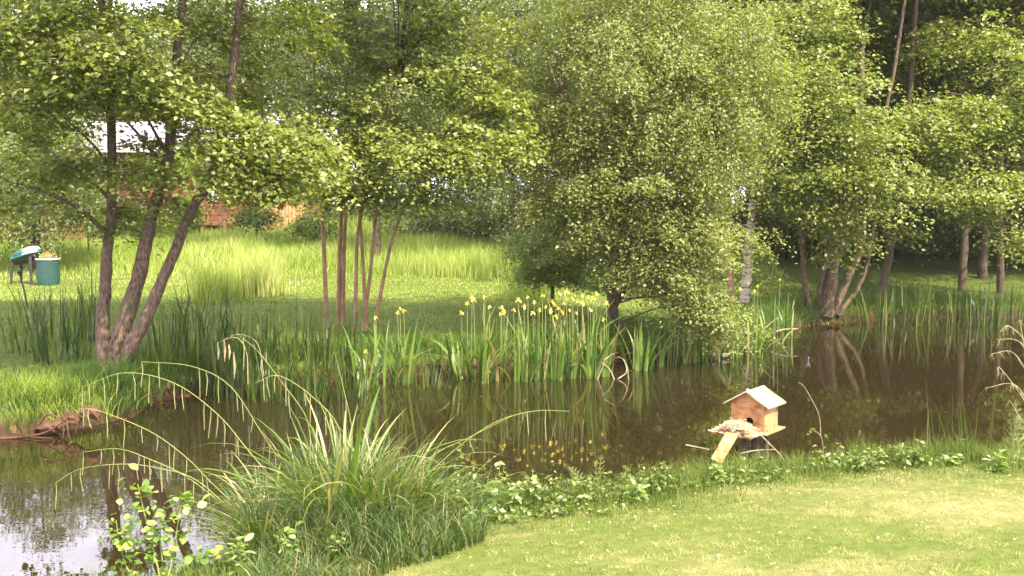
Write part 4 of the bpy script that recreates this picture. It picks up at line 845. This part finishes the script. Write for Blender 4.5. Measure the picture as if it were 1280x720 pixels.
# front wall with a real round hole
hx, hz, hr = -.17, .10, .045; outer = [(-W_, 0), (0, 0), (0, H_), (-W_ / 2, PK), (-W_, H_)]
def wall_hole(y0_, y1_):
    N = 20; inner = [(hx + hr * math.cos(2 * math.pi * k / N), hz + hr * math.sin(2 * math.pi * k / N)) for k in range(N)]
    rim = []
    for k in range(N):     # project each hole point outwards to the wall's outline
        a = 2 * math.pi * k / N; dx_, dz_ = math.cos(a), math.sin(a); best_ = 9
        for i_ in range(5):
            (ax, az), (bx_, bz) = outer[i_], outer[(i_ + 1) % 5]; ex, ez = bx_ - ax, bz - az; den = dx_ * ez - dz_ * ex
            if abs(den) < 1e-9: continue
            t_ = ((ax - hx) * ez - (az - hz) * ex) / den; u_ = ((ax - hx) * dz_ - (az - hz) * dx_) / den
            if t_ > 0 and -1e-6 <= u_ <= 1 + 1e-6: best_ = min(best_, t_)
        rim.append((hx + dx_ * best_, hz + dz_ * best_))
    # snap the nearest rim point to each true corner
    for c_ in outer:
        j_ = min(range(N), key=lambda k: (rim[k][0] - c_[0]) ** 2 + (rim[k][1] - c_[1]) ** 2); rim[j_] = c_
    V = []; Fc = []
    for y_ in (y0_, y1_):
        V += [(p[0], y_, zf + p[1]) for p in inner] + [(p[0], y_, zf + p[1]) for p in rim]
    for k in range(N):
        k2 = (k + 1) % N; Fc += [(k, k2, N + k2, N + k), (2 * N + k, 3 * N + k, 3 * N + k2, 2 * N + k2), (k, 2 * N + k, 2 * N + k2, k2), (N + k, N + k2, 3 * N + k2, 3 * N + k)]
    return MB().add(V, Fc)
wall_hole(0, .015).build("front_panel", PLY, T)
MB().prism([(-W_, zf), (0, zf), (0, zf + H_), (-W_ / 2, zf + PK), (-W_, zf + H_)], D_ - .015, D_, 'y').build("back_panel", PLY, T)
MB().box(-.015, 0.002, .0165, D_ - .0165, zf, zf + H_ - .004).build("side_panel", PLY2, T)
MB().box(-W_ - .002, -W_ + .015, .0165, D_ - .0165, zf, zf + H_ - .004).build("side_panel", PLY2, T)
for s_ in (1, -1):
    e = (-W_ / 2 + s_ * (W_ / 2 + .07)); sl_ = (PK - H_) / (W_ / 2); ze_ = zf + PK - sl_ * (W_ / 2 + .07)
    p0 = (-W_ / 2, zf + PK + .004); 
    poly = [p0, (e, ze_ + .004), (e + .003 * s_, ze_ + .018), (-W_ / 2, zf + PK + .020)]
    o = MB().prism(poly, -.05, D_ + .05, 'y').build("roof_panel", ROOFP, T)
for k in range(5): MB().box(-W_ - .06, .05, -.05 + .1 * k, .045 + .1 * k, zf - .022, zf - .002).build("floor_board", PLY2, T, .002)
MB().box(-W_ - .10, -.03, -.26, -.055, zf - .03, zf - .012).build("landing", PLY, T)
MB().tube([(-W_ / 2 - .005, -.03, zf + PK + .015), (-W_ / 2 - .005, .0, zf + PK + .03), (-W_ / 2, .03, zf + PK + .02)], [.008, .012, .006], 6).build("ridge_knob", ROOFP, T)
MB().tube([(-.16, .15, -.6), (-.16, .15, zf - .023)], [.055, .05], 10).build("post", DARKW, T)
MB().tube([(-.26, .02, -.6), (-.24, .05, zf - .023)], [.03, .03], 8).build("post", DARKW, T)
MB().tube([(-.05, .22, -.6), (-.07, .2, zf - .023)], [.03, .03], 8).build("post", DARKW, T)
# ramp: from the landing's left front corner down to the water
inv = Matrix.Rotation(-ang, 3, 'Z')
def loc(px, py, Yq):
    v = P(px, py, Yq) - T.location; return inv @ v
a1, a2 = loc(908, 540, YH - .16), loc(924, 542, YH - .12); b1, b2 = loc(889, 573, YH - .32), loc(902, 580, YH - .36)
nrm = (a2 - a1).cross(b1 - a1).normalized() * .012
V = [a1, a2, b2, b1, a1 + nrm, a2 + nrm, b2 + nrm, b1 + nrm]
MB().add(V, [(0, 1, 2, 3), (7, 6, 5, 4), (0, 4, 5, 1), (1, 5, 6, 2), (2, 6, 7, 3), (3, 7, 4, 0)]).build("ramp", PLY2, T)
for k in range(4):
    t_ = (k + .7) / 4.6; e1, e2 = a1.lerp(b1, t_), a2.lerp(b2, t_); sgn = -1 if nrm.z < 0 else 1
    up_ = nrm * sgn * 1.02 if sgn > 0 else -nrm * 0.02
    MB().tube([e1 + up_, e2 + up_], [.005, .005], 5).build("ramp_cleat", PLY, T)
nest = thing("straw_nest", "ragged heap of pale straw piled in front of the duck house entrance", "nest", (q.x, q.y, zf), rz=ang)
ls = []; tt_ = []
for k in range(900):
    cx, cy = random.gauss(-.25, .12), random.gauss(-.16, .065); hgt = max(0, .12 * (1 - ((cx + .24) / .22) ** 2)) * random.random() ; a = random.uniform(0, 6.28) ; ln = random.uniform(.03, .11); dz = random.gauss(0, .25)
    d_ = np.array([math.cos(a), math.sin(a) * .8, dz]) * ln; c_ = np.array([max(-.50, min(.0, cx)), max(-.31, min(-.02, cy)), hgt + .002]); V_, F_ = tube_vf([c_ - d_ / 2, c_ + d_ / 2], [.0042, .003], 4); ls.append((V_, F_)); tt_.append(np.full(len(V_), random.random()))
o_ = 0; VV, FF = [], []
for V_, F_ in ls: VV.append(V_); FF.append(F_ + o_); o_ += len(V_)
o = mesh_np("straw", np.vstack(VV), np.vstack(FF), STRAW, nest, tint=np.concatenate(tt_)); o['kind'] = 'stuff'
for pts, lab, Yq in [([(950, 543), (962, 555), (973, 566), (981, 576)], "pale stick slanting from the duck house down to the water on its right", YH - .1), ([(857, 556), (872, 559), (887, 562)], "pale stick lying in the water left of the duck house ramp", YH - .2), ([(925, 567), (945, 563), (970, 562)], "pale thin stick lying under the duck house", YH - .05)]:
    v0 = P(*pts[0], Yq); S = thing("stick", lab, "stick", v0); tubes("wood", [(catmull(pp(pts, Yq), 4), np.linspace(.008, .005, 4 * (len(pts) - 1) + 1))], DEADWOOD, S, sides=6)
v0 = P(962, 592, 10.6); S = thing("brown_stone", "reddish brown stone at the near waterline below the duck house", "stone", v0); lump("stone", v0, .1, mat("brown_stone", (.20, .11, .07), .8, var=(.3, .18, .11), scale=9, bump=.4), S, sub=3, amp=.06)

# ================================================================== NEAR BANK PLANTS
# sedge: arching blades, each a part
def arc_blade(name, ln, a0, curl, wd, m, segs=9):
    pts = []; x_ = z_ = 0; a = a0
    for k in range(segs + 1):
        pts.append((x_, z_, a)); x_ += math.cos(a) * ln / segs; z_ += math.sin(a) * ln / segs
        if random.random() < .045 and k > 3: a -= random.uniform(.5, 1.3)
        a -= curl / segs * (.3 + 1.4 * k / segs)
    V = []; Fc = []
    for k, (x_, z_, a) in enumerate(pts):
        t_ = k / segs; ww = wd / 2 * (1 - t_ ** 2.5) * (.7 + .6 * min(1, t_ * 3)) + .0004; kx, kz = -math.sin(a) * ww * .5, math.cos(a) * ww * .5
        V += [(x_ + kx, -ww, z_ + kz), (x_, 0, z_), (x_ + kx, ww, z_ + kz)]
    for k in range(segs):
        i_ = k * 3; Fc += [(i_, i_ + 1, i_ + 4, i_ + 3), (i_ + 1, i_ + 2, i_ + 5, i_ + 4)]
    me = bpy.data.meshes.new(name); me.from_pydata(V, [], Fc); me.materials.append(m)
    for p in me.polygons: p.use_smooth = True
    return me
SED = [arc_blade("blade", random.uniform(.8, 1.25), R(random.uniform(55, 88)), R(random.uniform(30, 150)), random.uniform(.013, .021), SEDGE_OBJ) for _ in range(26)]
SG = "sedge tussocks on the near bank"
tus = [(345, 8.05, .92, 60, .16, "leftmost sedge tussock, its blades leaning over the water"), (420, 7.75, 1.08, 95, .22, "largest sedge tussock with tall green and straw blades"), (485, 7.75, .95, 80, .2, "sedge tussock right of the largest, with pinkish dry blades"), (318, 7.45, .62, 55, .16, "short sedge tussock nearest the leafy sapling"), (545, 8.0, .62, 50, .16, "low straw coloured sedge tussock at the right end")]
TUS = []
for px, Yt, s_, n, sp, lab in tus:
    x0 = (px - 640) / F * Yt; zb = max(gz(x0, Yt), .02); T = thing("sedge_tussock", lab, "sedge", (x0, Yt, zb), group=SG); TUS.append(T)
    for _ in range(n):
        a = random.uniform(0, 6.283); rr = sp * math.sqrt(random.random()); k = s_ * random.uniform(.6, 1.15)
        inst("blade", random.choice(SED), T, (rr * math.cos(a), rr * math.sin(a), -.04), (random.uniform(-.15, .15), random.uniform(-.1, .2), a + random.uniform(-.7, .7)), (k, k * random.uniform(.8, 1.4), k))
    m_ = int(n * 8); a = rng.random(m_) * 6.283; rr = sp * 1.3 * np.sqrt(rng.random(m_)); xx = rr * np.cos(a); yy = rr * np.sin(a); h_ = s_ * rng.uniform(.25, .95, m_)
    a2_ = a + rng.normal(size=m_) * .8; V, Fc, kk = blades_vf(np.stack([xx, yy, np.full(m_, -.05)], 1), h_, rng.uniform(.009, .017, m_), np.stack([np.cos(a2_), np.sin(a2_)], 1), rng.uniform(.1, 1.3, m_), 5)
    ti = np.clip(rng.random(m_) * .6 + (rng.random(m_) < .16) * .5 - .3 * (h_ < .4 * s_), 0, 1); o = mesh_np("blade_mass", V, Fc, SEDGE_ATT, T, tint=np.repeat(ti, kk)); o['kind'] = 'stuff'
# flowering stems with hanging spikes
arcs = [(1, [(400, 690), (365, 630), (311, 564), (272, 518), (218, 479), (156, 466), (103, 484)], 9), (1, [(395, 690), (330, 660), (272, 611), (233, 572), (187, 539), (125, 514), (101, 511)], 9), (0, [(390, 680), (370, 610), (350, 576), (327, 541), (288, 483), (240, 458), (177, 452)], 7),
        (0, [(350, 690), (290, 640), (233, 596), (187, 574), (148, 561), (104, 565)], 7), (0, [(345, 700), (290, 640), (245, 600), (202, 586), (156, 580), (101, 586), (70, 603)], 6), (1, [(410, 680), (400, 600), (389, 553), (381, 518), (350, 475), (323, 440), (300, 420)], 3),
        (1, [(430, 690), (436, 600), (440, 540), (428, 480), (418, 440)], 1), (2, [(500, 690), (515, 620), (562, 568), (617, 529), (667, 514), (712, 514)], 2), (2, [(495, 690), (505, 610), (540, 570), (590, 545), (640, 520)], 0), (1, [(420, 690), (418, 600), (425, 540), (395, 500), (350, 470), (320, 478)], 6)]
for ti_, pts, nsp in arcs:
    nsp = int(nsp * 1.5)
    T = TUS[ti_]; Yt = T.location.y; pr = [np.array(P(a_, b_, Yt - .25 * (i_ / len(pts)))) for i_, (a_, b_) in enumerate(pts)]; c = catmull(pr, 6)
    off = np.array(T.location); o = tubes("flower_stem", [(c, np.linspace(.005, .0018, len(c)))], STEM_GREEN, T, sides=5)
    for k in range(nsp):
        idx = len(c) - 1 - min(len(c) - 1, int((k + random.random() * 1.3) * len(c) * .62 / max(nsp, 1))); p0 = c[idx]; ln = random.uniform(.11, .23)
        pts_ = [p0, p0 + np.array([random.gauss(0, .006), 0, -ln * .35]), p0 + np.array([random.gauss(0, .01), 0, -ln])]
        tubes("spike", [(pts_, [.0018, .004, .0028])], CATKIN, T, sides=5)
# sapling with big rounded leaves, lower left
def leaf_big():
    prof = [(0, .02), (.15, .55), (.4, 1.), (.65, .9), (.85, .5), (1, .03)]; V = []; Fc = []
    for t_, w_ in prof:
        for s_ in (-1, 0, 1): V.append((t_, s_ * w_ * .42, .08 * abs(s_) * w_ - .18 * t_ ** 2))
    for k in range(5):
        i_ = k * 3; Fc += [(i_, i_ + 1, i_ + 4, i_ + 3), (i_ + 1, i_ + 2, i_ + 5, i_ + 4)]
    me = bpy.data.meshes.new("leaf"); me.from_pydata(V, [], Fc); me.materials.append(SAPLING)
    for p in me.polygons: p.use_smooth = True
    return me
LB = leaf_big()
Ys = 7.0; x0 = Lx(205, Ys); T = thing("alder_sapling", "bright round-leaved sapling at the bottom left against the reflected sky", "sapling", (x0, Ys - .2, gz(x0, Ys - .2)))
for pts in [[(205, 790), (195, 700), (180, 640), (172, 605)], [(207, 790), (215, 700), (225, 640), (232, 625)], [(200, 790), (165, 720), (150, 680), (145, 650)], [(210, 790), (240, 720), (262, 690)], [(205, 790), (205, 720), (200, 670), (204, 640)]]:
    pr = [np.array((x0, Ys - .2, T.location.z - .02))] + pp(pts[1:], Ys); c = catmull(pr, 6); tubes("stem", [(c, np.linspace(.008, .003, len(c)))], STEM_GREEN, T, sides=5)
    for k in range(60):
        p0 = c[random.randint(len(c) // 3, len(c) - 1)]; s_ = random.uniform(.025, .085); o_ = Vector(p0) - T.location + Vector((random.gauss(0, .06), random.gauss(0, .06), random.gauss(0, .035)))
        inst("leaf", LB, T, o_, (random.gauss(0, .5), random.gauss(-.1, .45), random.uniform(0, 6.28)), (s_, s_, s_))
# herb growth along the edge of the lawn
n = 3000; x = rng.uniform(-1.6, 6.2, n); u = rng.random(n)
ysh = np.interp(x, POND[:20, 0][4:], POND[:20, 1][4:]); y = ysh - .05 - u * .95 * np.where(x < 1.2, 1.15, .9)
den = noise2(x * 2.3, y * 2.3, 21); kx = (rng.random(n) < ss(.3, .75, den) * np.where(x > .9, .32, .55)) & (shore(x, y) > .02); x, y = x[kx], y[kx]; s = shore(x, y)
hgt = .42 * np.exp(-((s - .35) / .5) ** 2) * (.2 + 1.0 * noise2(x * 2.6, y * 2.6, 22) ** 1.5) * rng.uniform(.4, 1.3, len(x)) + .03
k = 7; tt_ = rng.random((len(x), k)); aa = rng.random((len(x), k)) * 6.283
c = np.stack([x[:, None] + .05 * np.cos(aa) * (1 - .3 * tt_), y[:, None] + .05 * np.sin(aa), ground(x, y)[:, None] + hgt[:, None] * tt_ ** .6], -1).reshape(-1, 3)
m_ = len(c); nr = np.array([0, 0, 1.]) + rng.normal(size=(m_, 3)) * .6; dd = np.stack([np.cos(aa).ravel(), np.sin(aa).ravel(), np.full(m_, -.25)], 1); Ln = rng.uniform(.025, .07, m_)
V, Fc = leaves_vf(c, nr, dd, Ln, Ln * .6); o = mesh_np("bank_herbs", V, Fc, LEAF_HERB, tint=np.repeat(np.clip(rng.beta(1.6, 2.6, m_) + .3 * (tt_.ravel() > .85), 0, 1), 4)); o['kind'] = 'stuff'; o['label'] = 'low leafy herbs with pale upper leaves between the lawn and the water'
def herb(label, cat, px, py_base, py_top, Yh, style, name, n=26, spread=.1, group=None):
    b0_ = P(px, py_base, Yh); zb = gz(b0_.x, Yh); top = P(px, py_top, Yh).z; H = top - zb; T = thing(name, label, cat, (b0_.x, Yh, zb), group=group)
    if style == 'horsetail':
        for kst in range(2):
            ox = random.gauss(0, .03); c = catmull([np.array((ox, 0, -.02)), np.array((ox + random.gauss(0, .02), 0, H * .5)), np.array((ox * 1.5 + random.gauss(0, .03), 0, H * (1 - .2 * kst)))], 6) + np.array(T.location)
            tubes("stem", [(c, np.linspace(.005, .002, len(c)))], STEM_GREEN, T, sides=5); lst = []
            for k in range(16):
                t_ = .2 + .78 * k / 16; p0 = c[int(t_ * (len(c) - 1))]; ln = .12 * (1.05 - t_) + .02
                for j_ in range(7):
                    a = j_ / 7 * 6.28 + k; lst.append(([p0, p0 + np.array([math.cos(a) * ln * .6, math.sin(a) * ln * .6, ln * .25]), p0 + np.array([math.cos(a) * ln, math.sin(a) * ln, ln * .75])], [.0018, .0016, .001]))
            o = tubes("whorls", lst, STEM_GREEN, T, sides=3); o['kind'] = 'stuff'
    else:
        for kst in range({'bush': 7, 'spire': 2, 'rosette': 5}[style]):
            a = random.uniform(0, 6.28); r_ = spread * random.random(); hh = H * random.uniform(.6, 1); c = catmull([np.array((0, 0, -.02)), np.array((r_ * math.cos(a) * .6, r_ * math.sin(a) * .6, hh * .55)), np.array((r_ * math.cos(a), r_ * math.sin(a), hh))], 5) + np.array(T.location)
            tubes("stem", [(c, np.linspace(.005, .002, len(c)))], STEM_GREEN, T, sides=4)
            for k in range(n // 4 + 3):
                t_ = .15 + .85 * k / (n // 4 + 3); p0 = c[min(len(c) - 1, int(t_ * len(c)))] - np.array(T.location); s_ = random.uniform(.045, .085) * (1.2 - .5 * t_) * (1.5 if style == 'rosette' else 1)
                inst("leaf", LB2, T, tuple(p0), (random.gauss(0, .3), random.gauss(-.35 if style == 'rosette' else .05, .25), k * 2.4 + kst), (s_, s_ * (.5 if style == 'rosette' else .8), s_))
    return T
LB2 = LB.copy(); LB2.materials.clear(); LB2.materials.append(leafmat("weed_leaf", [(.07, .14, .015), (.12, .20, .03), (.20, .28, .07), (.36, .40, .22)], obj_random=True))
for a in [("leafy weed in front of the sedge's left half", "weed", 360, 740, 655, 6.9, 'bush', "leafy_weed"), ("leafy weed in front of the largest sedge tussock, at the lawn's corner", "weed", 425, 725, 665, 7.0, 'bush', "leafy_weed"), ("weed with long leaves at the foot of the short sedge tussock", "weed", 300, 740, 660, 6.9, 'rosette', "leafy_weed"),
          ("leafy weed at the right foot of the sedge, nearest the lawn", "weed", 590, 705, 630, 7.6, 'bush', "leafy_weed"), ("leafy weed between the sedge blades and the nettles", "weed", 560, 700, 590, 7.9, 'bush', "leafy_weed"), ("tall leafy weed above the low nettles right of the sedge", "weed", 665, 680, 585, 8.5, 'bush', "leafy_weed"), ("spindly weed leaning over the water right of the sedge", "weed", 625, 680, 560, 8.7, 'spire', "leafy_weed"),
          ("horsetail plume standing above the water left of the duck house", "horsetail", 732, 650, 568, 9.1, 'horsetail', "horsetail_plant"), ("tall grey green horsetail at the right edge of the bank", "horsetail", 1266, 600, 500, 9.5, 'horsetail', "horsetail_plant"),
          ("leafy green weed below the duck house ramp", "weed", 897, 640, 580, 9.0, 'bush', "leafy_weed"), ("bright pointed-leaved weed left of the ramp on the lawn's edge", "weed", 790, 655, 600, 8.6, 'rosette', "leafy_weed"),
          ("weed with one broad pale leaf top right of the duck house", "weed", 1146, 600, 560, 9.6, 'bush', "leafy_weed"), ("pointed-leaved weed beside the right-hand horsetail", "weed", 1248, 600, 560, 9.4, 'rosette', "leafy_weed"),
          ("bushy nettle on the bank right of the sedge", "nettle", 640, 690, 600, 8.3, 'bush', "nettle_plant"), ("taller nettle between the sedge and the first horsetail", "nettle", 610, 700, 590, 8.2, 'bush', "nettle_plant"), ("slim weed with pale tips above the dark water near the middle", "weed", 783, 640, 575, 9.2, 'spire', "leafy_weed"),
          ("low nettle with pale leaves left of the ramp weed", "nettle", 862, 640, 596, 9.1, 'bush', "nettle_plant"), ("pale-leaved nettle under the right wall of the duck house", "nettle", 1005, 610, 582, 9.6, 'bush', "nettle_plant"), ("pale-leaved nettle between the duck house and the right edge", "nettle", 1075, 605, 572, 9.6, 'bush', "nettle_plant"),
          ("pale-leaved nettle next to the thin curved dead stem", "nettle", 1045, 605, 572, 9.6, 'spire', "nettle_plant"), ("nettle at the foot of the right-hand rushes", "nettle", 1190, 600, 568, 9.6, 'bush', "nettle_plant"), ("short nettle half way between sedge and ramp", "nettle", 700, 670, 615, 8.6, 'bush', "nettle_plant"), ("short nettle close to the frog-green fringe in the middle", "nettle", 745, 660, 612, 8.8, 'bush', "nettle_plant")]:
    herb(*a)
# thin rushes near the right, over the water
T = thing("thin_rushes", "thin upright rushes growing from the near bank at the right", "rushes", (Lx(1195, 9.9), 9.9, gz(Lx(1195, 9.9), 9.9)))
for k in range(34):
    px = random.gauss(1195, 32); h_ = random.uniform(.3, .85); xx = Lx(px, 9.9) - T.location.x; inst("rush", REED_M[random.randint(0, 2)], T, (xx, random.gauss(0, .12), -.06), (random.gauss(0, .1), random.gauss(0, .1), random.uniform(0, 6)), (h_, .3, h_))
# dead curved stem
v0 = P(1032, 600, 9.9); T = thing("dry_weed", "thin curved dead stem rising above the nettles right of the duck house", "dry weed", (v0.x, 9.9, gz(v0.x, 9.9)))
for pts, r_ in [([(1034, 598), (1030, 570), (1026, 545), (1012, 536)], .005), ([(1026, 545), (1024, 520), (1014, 498), (1004, 482), (998, 478)], .004), ([(1034, 590), (1040, 572), (1048, 560)], .004)]:
    tubes("stalk", [(catmull(pp(pts, 9.9), 5), np.linspace(r_, .002, 5 * (len(pts) - 1) + 1))], WITHER, T, sides=5)
# bare twiggy spray at the right edge
v0 = P(1300, 600, 8.7); T = thing("twiggy_spray", "bare brownish plant with drooping side twigs at the right edge", "dry plant", (v0.x, 8.7, gz(v0.x, 8.7)))
sp_ = [([(1300, 600), (1296, 520), (1288, 440), (1262, 408), (1250, 415)], .006), ([(1296, 470), (1275, 428), (1245, 424)], .004), ([(1296, 490), (1268, 442), (1240, 442)], .004), ([(1298, 530), (1270, 482), (1232, 485)], .004), ([(1298, 540), (1280, 500), (1250, 460), (1248, 470)], .004), ([(1300, 560), (1280, 530), (1262, 500)], .004), ([(1300, 600), (1285, 470), (1275, 400)], .005)]
for pts, r_ in sp_:
    c = catmull(pp(pts, 8.7), 6); tubes("twig", [(c, np.linspace(r_, .002, len(c)))], WITHER, T, sides=4)
    lst = []
    for k in range(9):
        p0 = c[random.randint(len(c) // 3, len(c) - 1)]; e = p0 + np.array([random.gauss(0, .02), random.gauss(0, .03), -random.uniform(.02, .08)]); lst.append(([p0, e], [.0022, .0012]))
    o = tubes("side_twigs", lst, WITHER, T, sides=3); o['kind'] = 'stuff'
WITHERX = mat('withered_brown', (.22, .13, .08), .9, .1, var=(.42, .28, .18), scale=20)
# drooping brown seed heads over the left bank
v0 = P(275, 440, 14.2); T = thing("withered_seed_head", "withered brown drooping seed head among the left reeds", "seed head", (v0.x, 14.2, gz(v0.x, 14.2)))
for pts, r_ in [([(310, 480), (308, 440), (295, 422), (272, 428)], .008), ([(330, 470), (322, 430), (300, 418), (280, 424)], .006)]:
    tubes("stalk", [(catmull(pp(pts, 14.2), 5), np.linspace(r_, .004, 5 * (len(pts) - 1) + 1))], WITHER, T, sides=5)
for a_, b_, l_ in [(272, 428, 22), (280, 425, 28), (286, 430, 20), (292, 440, 34)]:
    p0 = np.array(P(a_, b_, 14.2)); tubes("withered_leaf", [([p0, p0 + (0.01, 0, -l_ / 2 / F * 14), p0 + (0, 0, -l_ / F * 14)], [.008, .020, .006])], WITHER, T, sides=5)



# litter: a few fallen leaves on the lawn, scum and leaves on the water
def litter(name, x_, y_, z_, size, m, lab):
    n_ = len(x_); c_ = np.stack([x_, y_, z_], 1); nr_ = np.array([0, 0, 1.]) + rng.normal(size=(n_, 3)) * (.25 if z_[0] > .1 else .03); V_, F_ = leaves_vf(c_, nr_, unit(n_), size * rng.uniform(.5, 1.3, n_), size * rng.uniform(.35, .8, n_), fold=.1)
    o_ = mesh_np(name, V_, F_, m, tint=np.repeat(rng.random(n_), 4)); o_['kind'] = 'stuff'; o_['label'] = lab
LITTER = leafmat("litter_leaf", [(.10, .06, .03), (.22, .13, .06), (.36, .27, .12), (.30, .32, .10)], rough=.8, spec=.2, trans=.1)
x_, y_ = scatter(900, -2, 6, 5.2, 9.5, lambda x, y: shore(x, y) > .8); litter("fallen_leaves", x_, y_, ground(x_, y_) + .03, .03, LITTER, "small brown fallen leaves scattered over the near lawn")
x_, y_ = scatter(9000, -9, 12, 7, 24, lambda x, y: (shore(x, y) < -.02) & (rng.random(len(x)) < np.exp(shore(x, y) / .45) * .8 + .02 * noise2(x, y, 61))); litter("floating_leaves", x_, y_, np.full(len(x_), .006), .035, LITTER, "small leaves and scum floating along the pond margins")
hz = MB().box(-70, 70, -12, 75, -2.0, 17).build("haze", mat("haze_placeholder", (1, 1, 1)))  # volume added to lift the dark tones the way veiling lens glare does
hm = bpy.data.materials.new("haze"); hm.use_nodes = True; t = hm.node_tree; t.nodes.clear(); pv = t.nodes.new("ShaderNodeVolumePrincipled"); pv.inputs['Density'].default_value = .0003; pv.inputs['Color'].default_value = (.95, .93, .85, 1)
ou = t.nodes.new("ShaderNodeOutputMaterial"); t.links.new(pv.outputs[0], ou.inputs['Volume']); hz.data.materials.clear(); hz.data.materials.append(hm); hz['kind'] = 'stuff'; hz['label'] = 'thin haze added through the whole scene, standing in for lens glare'
